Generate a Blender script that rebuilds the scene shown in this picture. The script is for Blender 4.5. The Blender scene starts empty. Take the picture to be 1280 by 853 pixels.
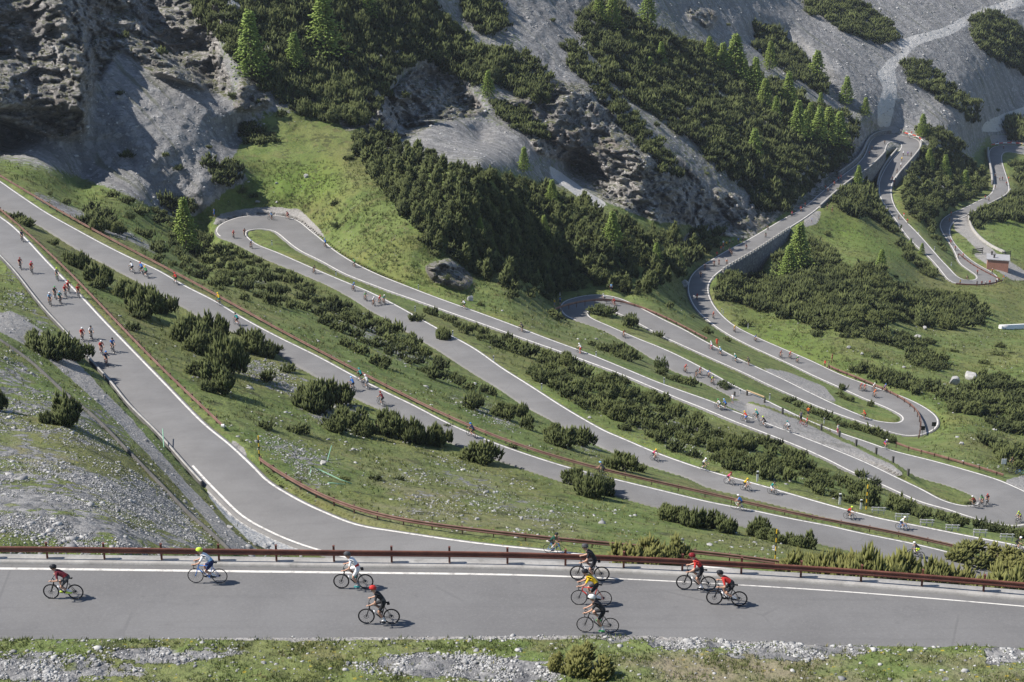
import bpy, bmesh, math, random
import numpy as np
from mathutils import Vector, Matrix

# ---------------------------------------------------------------- camera, sky, sun, exposure
scene = bpy.context.scene
COL = scene.collection
FPX = 2000.0                      # focal length in units of a 1280 px wide frame
PITCH = math.radians(18.7)        # the camera looks down into the valley
cam_data = bpy.data.cameras.new("camera"); cam = bpy.data.objects.new("camera", cam_data); COL.objects.link(cam)
cam.location = (0, 0, 0); cam.rotation_euler = (math.radians(90) - PITCH, 0, 0)
cam_data.sensor_width = 36.0; cam_data.lens = 36.0 * FPX / 1280.0
cam_data.clip_start = 0.5; cam_data.clip_end = 6000
scene.camera = cam
SUN_EL, SUN_AZ = math.radians(47.5), math.radians(-92)     # azimuth from +Y towards +X
sun_dir = Vector((math.sin(SUN_AZ)*math.cos(SUN_EL), math.cos(SUN_AZ)*math.cos(SUN_EL), math.sin(SUN_EL)))
world = bpy.data.worlds.new("World"); scene.world = world; world.use_nodes = True
wn = world.node_tree.nodes; sky = wn.new("ShaderNodeTexSky"); sky.sky_type = 'NISHITA'; sky.sun_disc = False
sky.sun_elevation = SUN_EL; sky.sun_rotation = SUN_AZ; sky.altitude = 2000; sky.air_density = 1.0; sky.dust_density = 1.2
world.node_tree.links.new(sky.outputs[0], wn["Background"].inputs[0]); wn["Background"].inputs[1].default_value = 0.095
sun_data = bpy.data.lights.new("sun", 'SUN'); sun_data.energy = 4.5; sun_data.angle = math.radians(0.53); sun_data.color = (1.0, 0.94, 0.86)
sun = bpy.data.objects.new("sun", sun_data); COL.objects.link(sun); sun.rotation_euler = sun_dir.to_track_quat('Z', 'Y').to_euler()
scene.view_settings.view_transform = 'Standard'; scene.view_settings.look = 'None'
scene.view_settings.exposure = 0.72; scene.view_settings.gamma = 1.0; scene.view_settings.use_curve_mapping = False

rng = np.random.default_rng(7); random.seed(7)

# ---------------------------------------------------------------- naming helpers
def tag(o, label=None, cat=None, group=None, kind=None):
    if label: o["label"] = label
    if cat: o["category"] = cat
    if group: o["group"] = group
    if kind: o["kind"] = kind
    return o
def link(name, me, mats=(), parent=None):
    o = bpy.data.objects.new(name, me); COL.objects.link(o)
    for m in mats: me.materials.append(m)
    if parent: o.parent = parent
    return o
def empty(name, loc=(0,0,0), rz=0.0):
    o = bpy.data.objects.new(name, None); COL.objects.link(o); o.location = loc; o.rotation_euler = (0,0,rz); o.empty_display_size = .3
    return o
def np_mesh(name, V, F, smooth=False, attrs=None, matidx=None):
    """mesh from arrays; F is (n,3) or (n,4)"""
    V = np.ascontiguousarray(V, np.float32); F = np.ascontiguousarray(F, np.int32)
    me = bpy.data.meshes.new(name); k = F.shape[1]
    me.vertices.add(len(V)); me.vertices.foreach_set("co", V.ravel())
    me.loops.add(F.size); me.loops.foreach_set("vertex_index", F.ravel())
    me.polygons.add(len(F)); me.polygons.foreach_set("loop_start", np.arange(0, F.size, k, dtype=np.int32))
    me.polygons.foreach_set("loop_total", np.full(len(F), k, np.int32))
    if smooth: me.polygons.foreach_set("use_smooth", np.ones(len(F), bool))
    if matidx is not None: me.polygons.foreach_set("material_index", np.asarray(matidx, np.int32))
    for n, a in (attrs or {}).items():
        at = me.attributes.new(n, 'FLOAT', 'POINT'); at.data.foreach_set("value", np.ascontiguousarray(a, np.float32).ravel())
    me.update(); me.validate()
    return me
class MB:
    """collects boxes, tubes and other shapes into one mesh"""
    def __init__(s): s.v=[]; s.f=[]; s.m=[]
    def add(s, V, F, m=0):
        b=len(s.v); s.v += [tuple(map(float,p)) for p in V]; s.f += [tuple(b+i for i in f) for f in F]; s.m += [m]*len(F)
    def box(s, c, size, rz=0, m=0, M=None):
        x,y,z=[a/2 for a in size]; P=[Vector((sx*x,sy*y,sz*z)) for sx in(-1,1) for sy in(-1,1) for sz in(-1,1)]
        R=M if M is not None else Matrix.Rotation(rz,3,'Z')
        s.add([R@p+Vector(c) for p in P],[(0,1,3,2),(4,6,7,5),(0,4,5,1),(2,3,7,6),(0,2,6,4),(1,5,7,3)],m)
    def tube(s, pts, r, n=6, m=0, caps=True, closed=False):
        pts=[Vector(p) for p in pts]; R=r if hasattr(r,'__len__') else [r]*len(pts); V=[];F=[]
        L=len(pts); up=Vector((0,0,1)); prev=None
        for i,p in enumerate(pts):
            a=pts[(i-1)%L] if (closed or i>0) else p; b=pts[(i+1)%L] if (closed or i<L-1) else p
            d=(b-a).normalized()
            if prev is None: ref=up if abs(d.z)<.9 else Vector((1,0,0)); x=d.cross(ref).normalized()
            else: x=(prev-d*prev.dot(d)).normalized()
            prev=x; y=d.cross(x)
            V += [p+(x*math.cos(2*math.pi*k/n)+y*math.sin(2*math.pi*k/n))*R[i] for k in range(n)]
        for i in range(L if closed else L-1):
            j=(i+1)%L
            F += [(i*n+k,i*n+(k+1)%n,j*n+(k+1)%n,j*n+k) for k in range(n)]
        if caps and not closed: F += [tuple(range(n))[::-1], tuple((L-1)*n+k for k in range(n))]
        s.add(V,F,m)
    def ellipsoid(s, c, r, nu=10, nv=7, m=0, M=None, zmin=-1.0):
        V=[];F=[]; c=Vector(c); M=M or Matrix.Identity(3)
        for j in range(nv+1):
            th=math.acos(max(zmin,-1)) * (1-j/nv)
            for i in range(nu):
                ph=2*math.pi*i/nu; V.append(M@Vector((r[0]*math.sin(th)*math.cos(ph),r[1]*math.sin(th)*math.sin(ph),r[2]*math.cos(th)))+c)
        for j in range(nv): F += [(j*nu+i,j*nu+(i+1)%nu,(j+1)*nu+(i+1)%nu,(j+1)*nu+i) for i in range(nu)]
        s.add(V,F,m)
    def mesh(s, name, smooth=False):
        me=bpy.data.meshes.new(name); me.from_pydata(s.v,[],s.f); me.polygons.foreach_set("material_index",np.array(s.m,np.int32))
        if smooth: me.polygons.foreach_set("use_smooth",np.ones(len(s.f),bool))
        me.update(); return me
    def build(s, name, mats, parent=None, smooth=False): return link(name, s.mesh(name,smooth), mats if isinstance(mats,(list,tuple)) else [mats], parent)

# ---------------------------------------------------------------- numpy noise
_perm = rng.permutation(256).astype(np.int64); _perm = np.r_[_perm,_perm,_perm]
_grad = rng.normal(size=(256,3)); _grad /= np.linalg.norm(_grad,axis=1)[:,None]
def perlin(P):
    P=np.asarray(P,float); i=np.floor(P).astype(np.int64); f=P-i; i&=255; u=f*f*f*(f*(f*6-15)+10); out=0
    for dx in(0,1):
        for dy in(0,1):
            for dz in(0,1):
                h=_perm[_perm[_perm[i[:,0]+dx]+i[:,1]+dy]+i[:,2]+dz]
                g=_grad[h]; d=(g*(f-[dx,dy,dz])).sum(1)
                w=(u[:,0] if dx else 1-u[:,0])*(u[:,1] if dy else 1-u[:,1])*(u[:,2] if dz else 1-u[:,2]); out=out+w*d
    return out*1.5
def fbm(P,oct=4,ridged=False):
    s=0;a=1.0;n=0
    for k in range(oct):
        v=perlin(P*2**k+17.3*k); v=(1-2*np.abs(v)) if ridged else v
        s=s+a*v; n+=a; a*=.5
    return s/n

# ---------------------------------------------------------------- where the roads run (sight lines traced on a 1280 x 853 frame, heights from the road's fall)
def ray(u,v):
    u=np.asarray(u,float); v=np.asarray(v,float)
    xr=(u-640)/FPX; yr=-(v-426.5)/FPX
    cp,sp=math.cos(PITCH),math.sin(PITCH)
    return np.stack([xr, cp+yr*sp, -sp+yr*cp],-1)
def unproj(u,v,t): return ray(u,v)*np.asarray(t)[...,None]
def t_at_z(u,v,z): return np.asarray(z)/ray(u,v)[...,2]
def proj(p):
    p=np.asarray(p,float); cp,sp=math.cos(PITCH),math.sin(PITCH)
    t=p[...,1]*cp-p[...,2]*sp; y=p[...,1]*sp+p[...,2]*cp
    return 640+FPX*p[...,0]/t, 426.5-FPX*y/t, t
# edges: image pixels of both edges of each road
R0_F=[(-140,711),(0,711),(210,713.5),(425,716),(640,718.5),(760,722.5),(855,727),(918,730.5),(1054,739),(1280,757.5),(1430,772)]
R0_N=[(-140,801),(92,800),(425,797.5),(850,794.5),(1000,796),(1139,802),(1280,811),(1430,822)]
A_F=[(-70,214),(-35,241),(0,270),(14,280),(35,299.6),(58.6,325),(82,349),(103,370),(131,400),(164,434),(206,477),(258,530),(290,556),(320,584),(336,600),(373,623),(411,641),(448,655),(500,664),(598,678),(685,687),(762,696),(870,706),(970,716),(1100,730)]
A_N=[(-70,250),(-35,284),(0,317),(23,341),(47,372),(68,397),(84,413),(112,446),(141,476),(169,511),(199,539),(234,579),(253,600),(270,617.6),(301,647),(341,669),(376,683),(399,690),(430,698.5),(470,705),(540,714),(640,724),(740,733),(850,743),(970,754),(1100,768)]
B_F=[(-70,180),(-35,203),(0,226),(23,242),(58.6,265.6),(94,285.5),(131,305.5),(164,322),(199,338),(234,358),(269.5,376),(300,394.5),(347,420),(400,446),(444.5,470),(484,490),(519.5,507),(550,523),(577,536),(624,555),(664,569),(708.6,583),(765,597.5),(827,612.5),(885.5,626.6),(944,638),(991,648),(1038,657),(1077.6,666),(1144,679.5),(1200,693),(1280,712),(1380,738)]
B_N=[(-70,212),(-35,235),(0,259),(49,281),(82,301),(112.5,319.5),(140.6,333.6),(175,352),(211,372),(234,385),(258,399),(293,414),(344,437),(362.5,450),(390.6,466),(423.4,484.5),(456,501),(484,514),(508,525.5),(562,551),(626.6,575),(669,589),(697,598.4),(769.5,618),(827,634),(923,655),(991,670),(1077,690),(1144,705),(1200,718),(1280,738),(1380,765)]
# chain: travelling C (right->left), D, E, F, G, H, I, J ; Lft / Rgt of that travel
CL=[(1400,735),(1280,700.6),(1233,688),(1191,678),(1144,668),(1061,652),(1038,646.5),(1003,638),(963,628),(920.6,617),(885.5,608),(862,597),(799,577),(748.5,556),(687.5,523),(652,503.5),(631,489),(590,464),(547,436),(526,424),(484,398),(468,390),(442,373),(412,357),(380,343),(327,321),(306,310),(292,303),(276,297.5),(268,292),(266,289),(269,284.5),(278,278.7),(297,271.6),(320,269),(337,268.6),(358,271),(374,276),(386,286),(400,297),(419,313),(444.5,329),(473,343),(508,357),(547,372),(603,392),(641,406),(687.5,424),(734,441),(785.5,462),(820.6,476.6),(856,489.5),(894,503),(915,512.5),(946,524),(977,535.5),(1016,550.5),(1050,564),(1085.5,579),(1120.6,596),(1156,613),(1174.5,623),(1191,629),(1210,632),(1219,630),(1222.6,625),(1220,620.5),(1214,617.5),(1191,608),(1153,597),(1135,590),(1110,580),(1060,560),(1010,540),(960,518),(935,507),(902.6,489),(881.6,479),(858,469.5),(844,464),(818,449),(797,436),(771,421),(755,413),(735,405.5),(717.5,400),(704,394),(697.6,385),(698,381),(701,378),(713,373.4),(727,370),(748,368),(769,371),(788,378),(809,388.7),(832,400.4),(856,412),(879,425),(900,436),(919,446),(949.5,460),(980,474),(1015,491.5),(1050,508),(1074,518),(1092.5,525),(1111,528),(1122,528),(1127,525.5),(1127.5,522),(1120.6,517),(1102,508),(1078.5,498.4),(1050,485.5),(1013.5,469),(990,457.5),(962,444.6),(934,431.7),(910,419),(887,403.6),(868,385),(860,368.4),(859,356.7),(862,347),(870.5,337),(887,326),(908,313.4),(934,300),(957,286.4),(980,273),(1003.5,260),(1027,240),(1050,221.5),(1071.4,205),(1081,193.4),(1085.5,180.5),(1090,172),(1099.5,168.8),(1116,168),(1132,170),(1146,173.4),(1153,178),(1152,183),(1142,195.7),(1130,209.8),(1120.6,220),(1115,232),(1115,246),(1119.5,259),(1132,275.5),(1148,292),(1163,308.8),(1177,325),(1189.4,337.7),(1197,346),(1205,349.4),(1216,350),(1221.5,348),(1219,344),(1205,334.5),(1197,327.5),(1194,318),(1188,307),(1180,294.7),(1173.8,283.8),(1175,276.7),(1186,268),(1205,260),(1220.6,252),(1236,244.5),(1241.5,238),(1242,230),(1241,218),(1238,206),(1235,192),(1236.6,185),(1245,182.3),(1261,181.5),(1280,183),(1310,187),(1345,200)]
CR=[(1400,712),(1270.6,681),(1214,670),(1144,656),(1097,646.7),(1038,631),(991,617.5),(944,604),(892.5,590),(850,576),(815,563),(780,548),(758,538.7),(722.7,519),(699,504.6),(664,482),(629,460),(594,435.5),(547,410),(496,381.5),(461,364),(433,352.5),(390.6,334.5),(348.4,316),(320,304.5),(310,296),(307,291),(313,288),(330,287),(344,290.4),(355.5,300),(372,312.7),(400,326.7),(428,342),(465.6,357),(484,364),(524,378),(589,401),(673,431),(687.5,436),(718,447),(734,453),(776.6,469),(811,483.6),(844,497.7),(879,511.7),(914,526.5),(927,531.5),(970,548),(1010,564.5),(1038.6,578),(1060,589),(1102,607),(1149,628),(1184,638),(1205,645),(1230,652),(1262,658),(1290,655),(1302,640),(1295,622),(1275,611),(1249.5,600),(1214,589),(1167.5,576),(1116,563),(1085.5,552.5),(1050,540.5),(1010.5,525),(977,509.5),(949.5,496),(922.5,484),(891,466.5),(860,450),(832,436.7),(797,422.7),(762,407.4),(741,398),(734.5,393),(737,388.7),(748,386.3),(771,392),(802,407.4),(823,419),(853.5,433),(902.6,455),(928.5,466.5),(952,478),(970,486.5),(994,497),(1025.6,510.5),(1069,526),(1085.5,531.5),(1110,540),(1130,545),(1144,545.8),(1160.5,541.8),(1173,535),(1176.4,528),(1172,520.7),(1158,510),(1132,497),(1109,489),(1078.5,478.5),(1053,469),(1013.5,450.5),(980.6,436.4),(945.5,421),(917,406),(903,394),(891.6,380),(885.7,364),(886,356),(891.6,347),(902,338),(920,327.4),(938,317),(962,301.6),(985,286.4),(1009,271),(1024.5,259),(1041,244),(1062,227),(1083,213.5),(1097,200.7),(1107.3,190),(1108.5,180),(1116.7,177.3),(1125,178.7),(1128,181.6),(1126,185),(1122.6,190),(1112,201.6),(1102.7,216.8),(1098.6,227),(1098,238),(1100,248),(1106.6,258),(1117.5,273),(1130,291.6),(1141,304),(1153.4,315),(1167.5,329),(1180,344.7),(1186,352),(1195.6,354.8),(1213,356.4),(1230,356),(1244,354.8),(1250,351.7),(1250,347.8),(1242.5,341.6),(1228.4,333.8),(1214,325),(1205,317),(1195.6,307),(1189.4,297.8),(1187,288.4),(1188,283),(1194,276),(1209.7,269.7),(1230,258.8),(1248.8,249.4),(1260,243),(1262.5,237),(1260,225),(1255.4,211),(1252,197),(1253,191.7),(1259,190),(1270.6,191.7),(1290,195),(1325,207)]
# z anchors along the chain by a nearby pixel
ZA=[((1400,724),-71),((285,284),-80),((1290,630),-88.5),((700,388),-97),((1172,528),-104),((872,360),-111.5),((1000,265),-117),((1115,172),-122),((1200,353),-133),((1245,352),-134),((1180,275),-137.5),((1243,188),-143),((1345,203),-146)]
def resample(P,step):
    P=np.array(P,float)
    # Catmull-Rom densify then even spacing
    Q=[P[0]*2-P[1]]+list(P)+[P[-1]*2-P[-2]]
    out=[]
    for i in range(1,len(Q)-2):
        p0,p1,p2,p3=Q[i-1],Q[i],Q[i+1],Q[i+2]
        d=[max(1e-6,np.linalg.norm(a-b)**.5) for a,b in((p1,p0),(p2,p1),(p3,p2))]
        t0=0;t1=d[0];t2=t1+d[1];t3=t2+d[2]
        for k in np.linspace(t1,t2,9)[:-1]:
            A1=(t1-k)/(t1-t0)*p0+(k-t0)/(t1-t0)*p1; A2=(t2-k)/(t2-t1)*p1+(k-t1)/(t2-t1)*p2; A3=(t3-k)/(t3-t2)*p2+(k-t2)/(t3-t2)*p3
            B1=(t2-k)/(t2-t0)*A1+(k-t0)/(t2-t0)*A2; B2=(t3-k)/(t3-t1)*A2+(k-t1)/(t3-t1)*A3
            out.append((t2-k)/(t2-t1)*B1+(k-t1)/(t2-t1)*B2)
    out.append(P[-1]); out=np.array(out)
    s=np.r_[0,np.cumsum(np.linalg.norm(np.diff(out,axis=0),axis=1))]
    n=max(2,int(s[-1]/step)+1); q=np.linspace(0,s[-1],n)
    return np.stack([np.interp(q,s,out[:,k]) for k in(0,1)],-1)
def pair(L,R,zc,step=3.0):
    """pair samples of both edges by DTW in the ground metric; zc(u,v) = rough height"""
    a=resample(L,step); b=resample(R,step)
    def gnd(p): 
        t=t_at_z(p[:,0],p[:,1],zc(p)); return unproj(p[:,0],p[:,1],t)[:,:2]
    A=gnd(a);B=gnd(b)
    n,m=len(A),len(B)
    D=np.full((n,m),np.inf); band=int(0.12*max(n,m))+20
    cost=((A[:,None]-B[None])**2).sum(-1)
    acc=np.full((n+1,m+1),np.inf); acc[0,0]=0
    for i in range(1,n+1):
        c=int(i*m/n); lo=max(1,c-band*2); hi=min(m,c+band*2)
        for j in range(lo,hi+1):
            acc[i,j]=cost[i-1,j-1]+min(acc[i-1,j-1],acc[i-1,j]+0.0,acc[i,j-1]+0.0)
    i,j=n,m; path=[]
    while i>0 and j>0:
        path.append((i-1,j-1))
        k=np.argmin([acc[i-1,j-1],acc[i-1,j],acc[i,j-1]])
        if k==0:i-=1;j-=1
        elif k==1:i-=1
        else:j-=1
    path=np.array(path[::-1],float)
    # smooth
    s=path.sum(1); q=np.linspace(s[0],s[-1],int((s[-1]-s[0])/2)+2)
    us,ix=np.unique(s,return_index=True)
    li=np.interp(q,us,path[ix,0]); ri=np.interp(q,us,path[ix,1])
    k=9; ker=np.ones(k)/k
    sm=lambda x:np.convolve(np.pad(x,k//2,mode='reflect',reflect_type='odd'),ker,'valid')
    li=np.clip(sm(li),0,n-1); ri=np.clip(sm(ri),0,m-1)
    f=lambda P,x:np.stack([np.interp(x,np.arange(len(P)),P[:,c]) for c in(0,1)],-1)
    return f(a,li),f(b,ri)
def zchain(anc,L,R):
    M=(L+R)/2
    idx=[];last=0
    for (p,z) in anc:
        d=np.linalg.norm(M-np.array(p),axis=1); d[:last]=1e9
        i=int(np.argmin(d)); idx.append(i); last=i
    return idx

# ---------------------------------------------------------------- road surveys in 3D
class Road: pass
def survey(L2,R2,z):
    r=Road(); r.Lp=L2; r.Rp=R2; r.z=z; r.Mp=(L2+R2)/2
    r.L=unproj(L2[:,0],L2[:,1],t_at_z(L2[:,0],L2[:,1],z)); r.R=unproj(R2[:,0],R2[:,1],t_at_z(R2[:,0],R2[:,1],z))
    r.M=(r.L+r.R)/2
    return r
def simple_road(F,N,zs):
    L2,R2=pair(F,N,lambda p:np.full(len(p),float(np.mean(zs))))
    z=np.interp(np.linspace(0,1,len(L2)),np.linspace(0,1,len(zs)),zs); return survey(L2,R2,z)
roadA=simple_road(A_F,A_N,[-57,-55.4,-53.8,-52.2,-51.2,-50.3,-49.6])
roadB=simple_road(B_F,B_N,[-60.0,-70.0])
cl,cr=pair(CL,CR,lambda p:np.full(len(p),-95.))
_ci=zchain(ZA,cl,cr); _z=np.interp(np.arange(len(cl)),_ci,[a[1] for a in ZA])
_k=np.ones(41)/41; _z=np.convolve(np.pad(_z,20,mode='reflect',reflect_type='odd'),_k,'valid')
roadC=survey(cl,cr,_z)
ROADS={'A':roadA,'B':roadB,'C':roadC}
# names of stretches of the long chain, by index
_b=[0,_ci[1],_ci[2],_ci[3],_ci[4],_ci[7],_ci[8],_ci[11],len(cl)]
STRETCH={k:(_b[i],_b[i+1]) for i,k in enumerate("CDEFGHIJ")}

# ---------------------------------------------------------------- the lie of the land
def hidden(p): # stretches of edge that the land in front hides
    u,v=p
    return (935<u<1150 and 507<v<596 and abs(v-(507+(u-935)*.41))<7)
pts=[];lt=[]
def ctl(u,v,t): pts.append((u,v)); lt.append(math.log(t))
for nm,r in ROADS.items():
    for P2,P3,w in((r.Lp,r.L,0),(r.Rp,r.R,1)):
        last=None
        for i in range(len(P2)):
            p=P2[i]
            if nm=='C' and w==0 and STRETCH['E'][0]<i<STRETCH['E'][1] and hidden(p): continue
            if last is not None and np.hypot(*(p-last))<9: continue
            last=p; pts.append(tuple(p)); lt.append(math.log(proj(P3[i:i+1])[2][0]))
for c in [# slope between the nearest road and the second
 (-160,695,74),(0,697,74),(150,695,77),(230,692,86),(285,692,98),(0,600,95),(-160,600,92),(150,600,106),(0,500,127),(100,520,129),(0,430,151),(-160,430,140),(60,450,155),(230,650,106),
 # under and beyond the nearest road
 (-160,740,79),(0,740,79),(200,740,82),(-160,900,90),(100,900,90),(350,900,82),(640,900,78),(1000,900,76),(1280,900,74),(1450,900,74),(1200,790,92),(1400,800,92),(1030,775,93),(850,770,95),(640,770,93),(400,750,92),(1280,760,118),
 # meadow and scree on the left
 (-160,150,332),(0,190,319),(100,232,314),(200,272,310),(-160,110,316),(0,150,328),(0,100,334),(0,0,356),(0,-160,382),(-160,0,328),(-160,-150,342),(-260,0,322),(-260,-160,338),(-260,120,308),(100,180,324),(100,90,338),(100,0,358),(100,-160,384),
 (150,150,327),(150,90,344),(150,40,360),(160,0,374),(160,-160,408),(200,110,342),(200,190,322),(230,60,360),(230,0,372),(230,-160,400),(250,245,320),(290,140,346),(300,60,364),(300,0,378),(300,-160,404),(300,215,330),
 # meadow round the upper left hairpin
 (400,200,340),(300,170,350),(430,160,354),(450,250,313),(520,300,296),(600,345,304),(640,370,293),(540,335,291),(350,240,329),(260,290,320),(250,320,300),
 # forest hill and cliffs in the middle
 (690,362,336),(600,200,336),(600,176,392),(700,252,372),(800,294,385),(500,172,374),(450,150,360),(760,300,352),(780,372,336),(840,340,378),(850,278,424),(700,222,410),(700,130,428),(800,200,426),(800,262,416),(500,192,348),(500,130,386),(450,0,408),(450,100,384),(450,-160,450),
 (600,140,406),(600,100,420),(600,0,456),(600,-160,446),(700,0,486),(700,-160,520),(640,60,440),(850,325,400),
 (940,272,457),(900,200,466),(900,100,532),(900,0,592),(900,-160,650),(1000,220,502),(1000,150,546),(1000,80,602),(1000,0,672),(1000,-160,760),(1060,180,560),
 (1095,150,606),(1110,120,628),(1110,80,655),(1150,50,695),(1150,-160,900),(1280,0,800),(1280,-160,1000),(1450,0,860),(1450,-160,1060),(1200,100,684),(1200,150,652),(1280,120,745),(1280,60,770),(1450,120,790),(1280,160,722),(1050,60,640),(1100,0,720),
 (1160,220,592),(1190,195,622),(1170,260,540),(1280,250,610),(1280,300,535),(1245,318,505),(1280,345,488),(1400,250,620),(1400,345,480),(1280,400,424),(1400,400,420),(1200,420,372),(1223,378,432),(1100,420,348),(1100,350,402),(1000,350,402),(950,348,424),(1000,322,446),(1050,292,470),(1085,268,500),(1150,335,472),
 (1280,450,342),(1400,450,340),(1280,520,296),(1250,560,262),(1400,560,265),(1290,580,252),(1400,620,225),(1420,690,190),(1460,760,150)]: ctl(*c)
PTS=np.array(pts);LT=np.array(lt)
def rbf_fit(P,y,lam=1e-4):
    n=len(P); Pn=P/300.0; r=np.sqrt(((Pn[:,None]-Pn[None])**2).sum(-1)); K=r**1.5
    K[np.diag_indices(n)]+=lam*0-1e-4; A=np.zeros((n+3,n+3)); A[:n,:n]=-K; A[:n,n:]=np.c_[np.ones(n),Pn]; A[n:,:n]=A[:n,n:].T
    w=np.linalg.solve(A,np.r_[y,0,0,0]); return Pn,w
_Pn,_w=rbf_fit(PTS,LT)
def rbf_eval(Q):
    out=np.empty(len(Q)); n=len(_Pn)
    for s in range(0,len(Q),20000):
        q=Q[s:s+20000]/300.0
        r2=(q**2).sum(1)[:,None]+(_Pn**2).sum(1)[None]-2*q@_Pn.T
        K=-np.maximum(r2,0)**.75
        out[s:s+20000]=K@_w[:n]+_w[n]+q@_w[n+1:]
    return out
US=np.arange(-260,1541,2.0); VS=np.arange(-150,905,2.0); NU,NV=len(US),len(VS)
UU,VV=np.meshgrid(US,VS)
_cu,_cv=np.arange(-260,1541,6.0),np.arange(-150,907,6.0)
# evaluate on the full grid (dense enough near the roads)
T=np.exp(rbf_eval(np.c_[UU.ravel(),VV.ravel()])).reshape(NV,NU)

# above the frame the land bends over into a gentler shoulder
_j0=int((-12-VS[0])/2); _zc=T[_j0]*ray(US,np.full(NU,VS[_j0]))[:,2]; _yc=T[_j0]*ray(US,np.full(NU,VS[_j0]))[:,1]
for j in range(_j0):
    d=ray(US,np.full(NU,VS[j])); s_=math.tan(math.radians(4)); t_=(_zc-_yc*s_)/(d[:,2]-d[:,1]*s_); c_=np.clip((US+120)/110,0,1); T[j]=T[j]*(1-c_)+np.clip(t_,T[j],T[_j0]*1.6)*c_

def poly_mask(poly,blur=0):
    p=np.array(poly,float); inside=np.zeros(UU.shape,bool); n=len(p)
    for i in range(n):
        x1,y1=p[i]; x2,y2=p[(i+1)%n]
        c=((y1>VV)!=(y2>VV)); xi=(x2-x1)*(VV-y1)/(y2-y1+1e-12)+x1; inside^=c&(UU<xi)
    m=inside.astype(float)
    if blur: m=blur_map(m,blur)
    return m
def blur_map(m,px):
    k=max(1,int(px/2)); 
    for _ in range(2):
        for ax in(0,1):
            c=np.cumsum(np.pad(m,[(k+1,k) if a==ax else (0,0) for a in(0,1)],mode='edge'),axis=ax)
            m=(np.take(c,np.arange(2*k+1,c.shape[ax]),ax)-np.take(c,np.arange(0,c.shape[ax]-2*k-1),ax))/(2*k+1)
    return m
def zone(polys,blur):
    m=np.zeros(UU.shape)
    for q in polys: m=np.maximum(m,poly_mask(q,blur))
    return m
# big shapes of the rock: buttresses stand out, gullies cut in
def carve(poly,dt,blur): 
    global T
    T=T+dt*poly_mask(poly,blur)
carve([(-300,-300),(60,-300),(85,-20),(110,60),(112,110),(105,165),(70,174),(30,160),(-20,140),(-300,60)],-12,9)     # left buttress
carve([(40,-100),(95,-100),(115,10),(120,70),(95,95),(60,60)],-4,8)
carve([(-60,60),(20,70),(50,130),(20,150),(-60,120)],-5,10)
carve([(160,-160),(245,-160),(262,20),(285,110),(280,128),(225,80),(180,40)],14,10)                                     # gully behind it
carve([(480,120),(512,88),(545,78),(580,105),(606,138),(560,150),(500,160)],9,6)                                          # hollow under the forest
carve([(690,150),(705,105),(745,115),(770,150),(790,175),(800,205),(770,215),(735,205),(700,195)],-8,8)
carve([(780,190),(820,190),(850,215),(868,250),(862,275),(825,272),(795,250)],-9,8)
carve([(705,195),(735,200),(765,225),(785,255),(750,262),(715,235)],12,6)                                                # shaded cleft
carve([(1000,262),(1040,232),(1075,195),(1080,180),(1055,190),(1020,222),(990,250)],3,6)
carve([(938,30),(985,35),(1040,100),(1075,140),(1060,150),(1000,90),(960,70),(930,50)],14,8)
carve([(528,330),(562,322),(592,350),(580,362),(545,352)],-.6,4)
carve([(630,350),(720,290),(740,260),(600,210),(560,210),(600,290)],-7,40)
# drops below the walled stretches of road
carve([(1062,229),(1080,216),(1107,192.5),(1124,187),(1113,202),(1103,217),(1098,240),(1080,240)],14,1)
carve([(905,338),(940,317.5),(985,288),(986,300),(962,320),(947,346),(930,353),(906,346)],16,2)
carve([(1153.5,182),(1160,190),(1132,224),(1119,240),(1116,232),(1131,211)],12,1)
carve([(1210,271.5),(1232,260),(1262,242),(1264,256),(1236,268),(1215,279)],12,1)
# ground classes
SCREE=zone([[(-300,95),(0,150),(60,165),(110,150),(150,110),(200,90),(260,110),(310,135),(330,160),(300,180),(290,200),(312,226),(283,238),(250,268),(215,272),(150,240),(100,222),(50,203),(0,188),(-300,130)],
 [(500,190),(540,150),(600,150),(650,160),(690,190),(660,205),(600,212),(560,207),(510,190)],
 [(625,-20),(820,-20),(800,10),(740,55),(750,100),(795,165),(770,165),(720,115),(690,125),(660,65),(630,25)],
 [(480,0),(560,30),(600,60),(560,90),(520,80)],
 [(840,-160),(1540,-160),(1540,170),(1280,165),(1230,172),(1185,185),(1150,168),(1108,158),(1060,125),(1000,92),(950,72),(900,50),(850,32)],
 [(990,85),(1060,135),(1090,165),(1075,180),(1040,150)],[(170,305),(196,318),(200,312),(150,285),(45,240),(40,246),(110,282)]],5)
ROCK=zone([[(-300,-300),(240,-300),(262,20),(295,125),(250,112),(190,92),(150,62),(115,115),(106,168),(70,175),(0,153),(-300,95)],
 [(470,130),(515,88),(545,75),(585,108),(610,142),(545,155),(490,182),(440,152)],[(640,130),(690,98),(745,108),(792,160),(835,200),(872,250),(872,282),(820,278),(780,262),(755,252),(715,205),(670,192)],
 [(528,332),(562,322),(594,350),(582,364),(540,352)],[(845,190),(892,240),(932,270),(872,287),(843,272)],[(892,232),(985,264),(935,300),(880,292)],[(1015,222),(1078,155),(1084,186),(1060,226),(1003,270)],[(985,262),(1040,225),(1075,180),(1082,186),(1060,225),(1003,268)],
 [(620,130),(660,120),(690,140),(690,165),(650,150)],[(300,95),(290,140),(330,140),(345,125),(310,100)],[(405,120),(440,120),(480,150),(430,165)],[(258,0),(330,-20),(345,40),(310,45),(270,30)],
 [(855,5),(900,15),(890,40),(860,25)],[(830,320),(862,290),(905,300),(880,315),(850,335)]],4)
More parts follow.
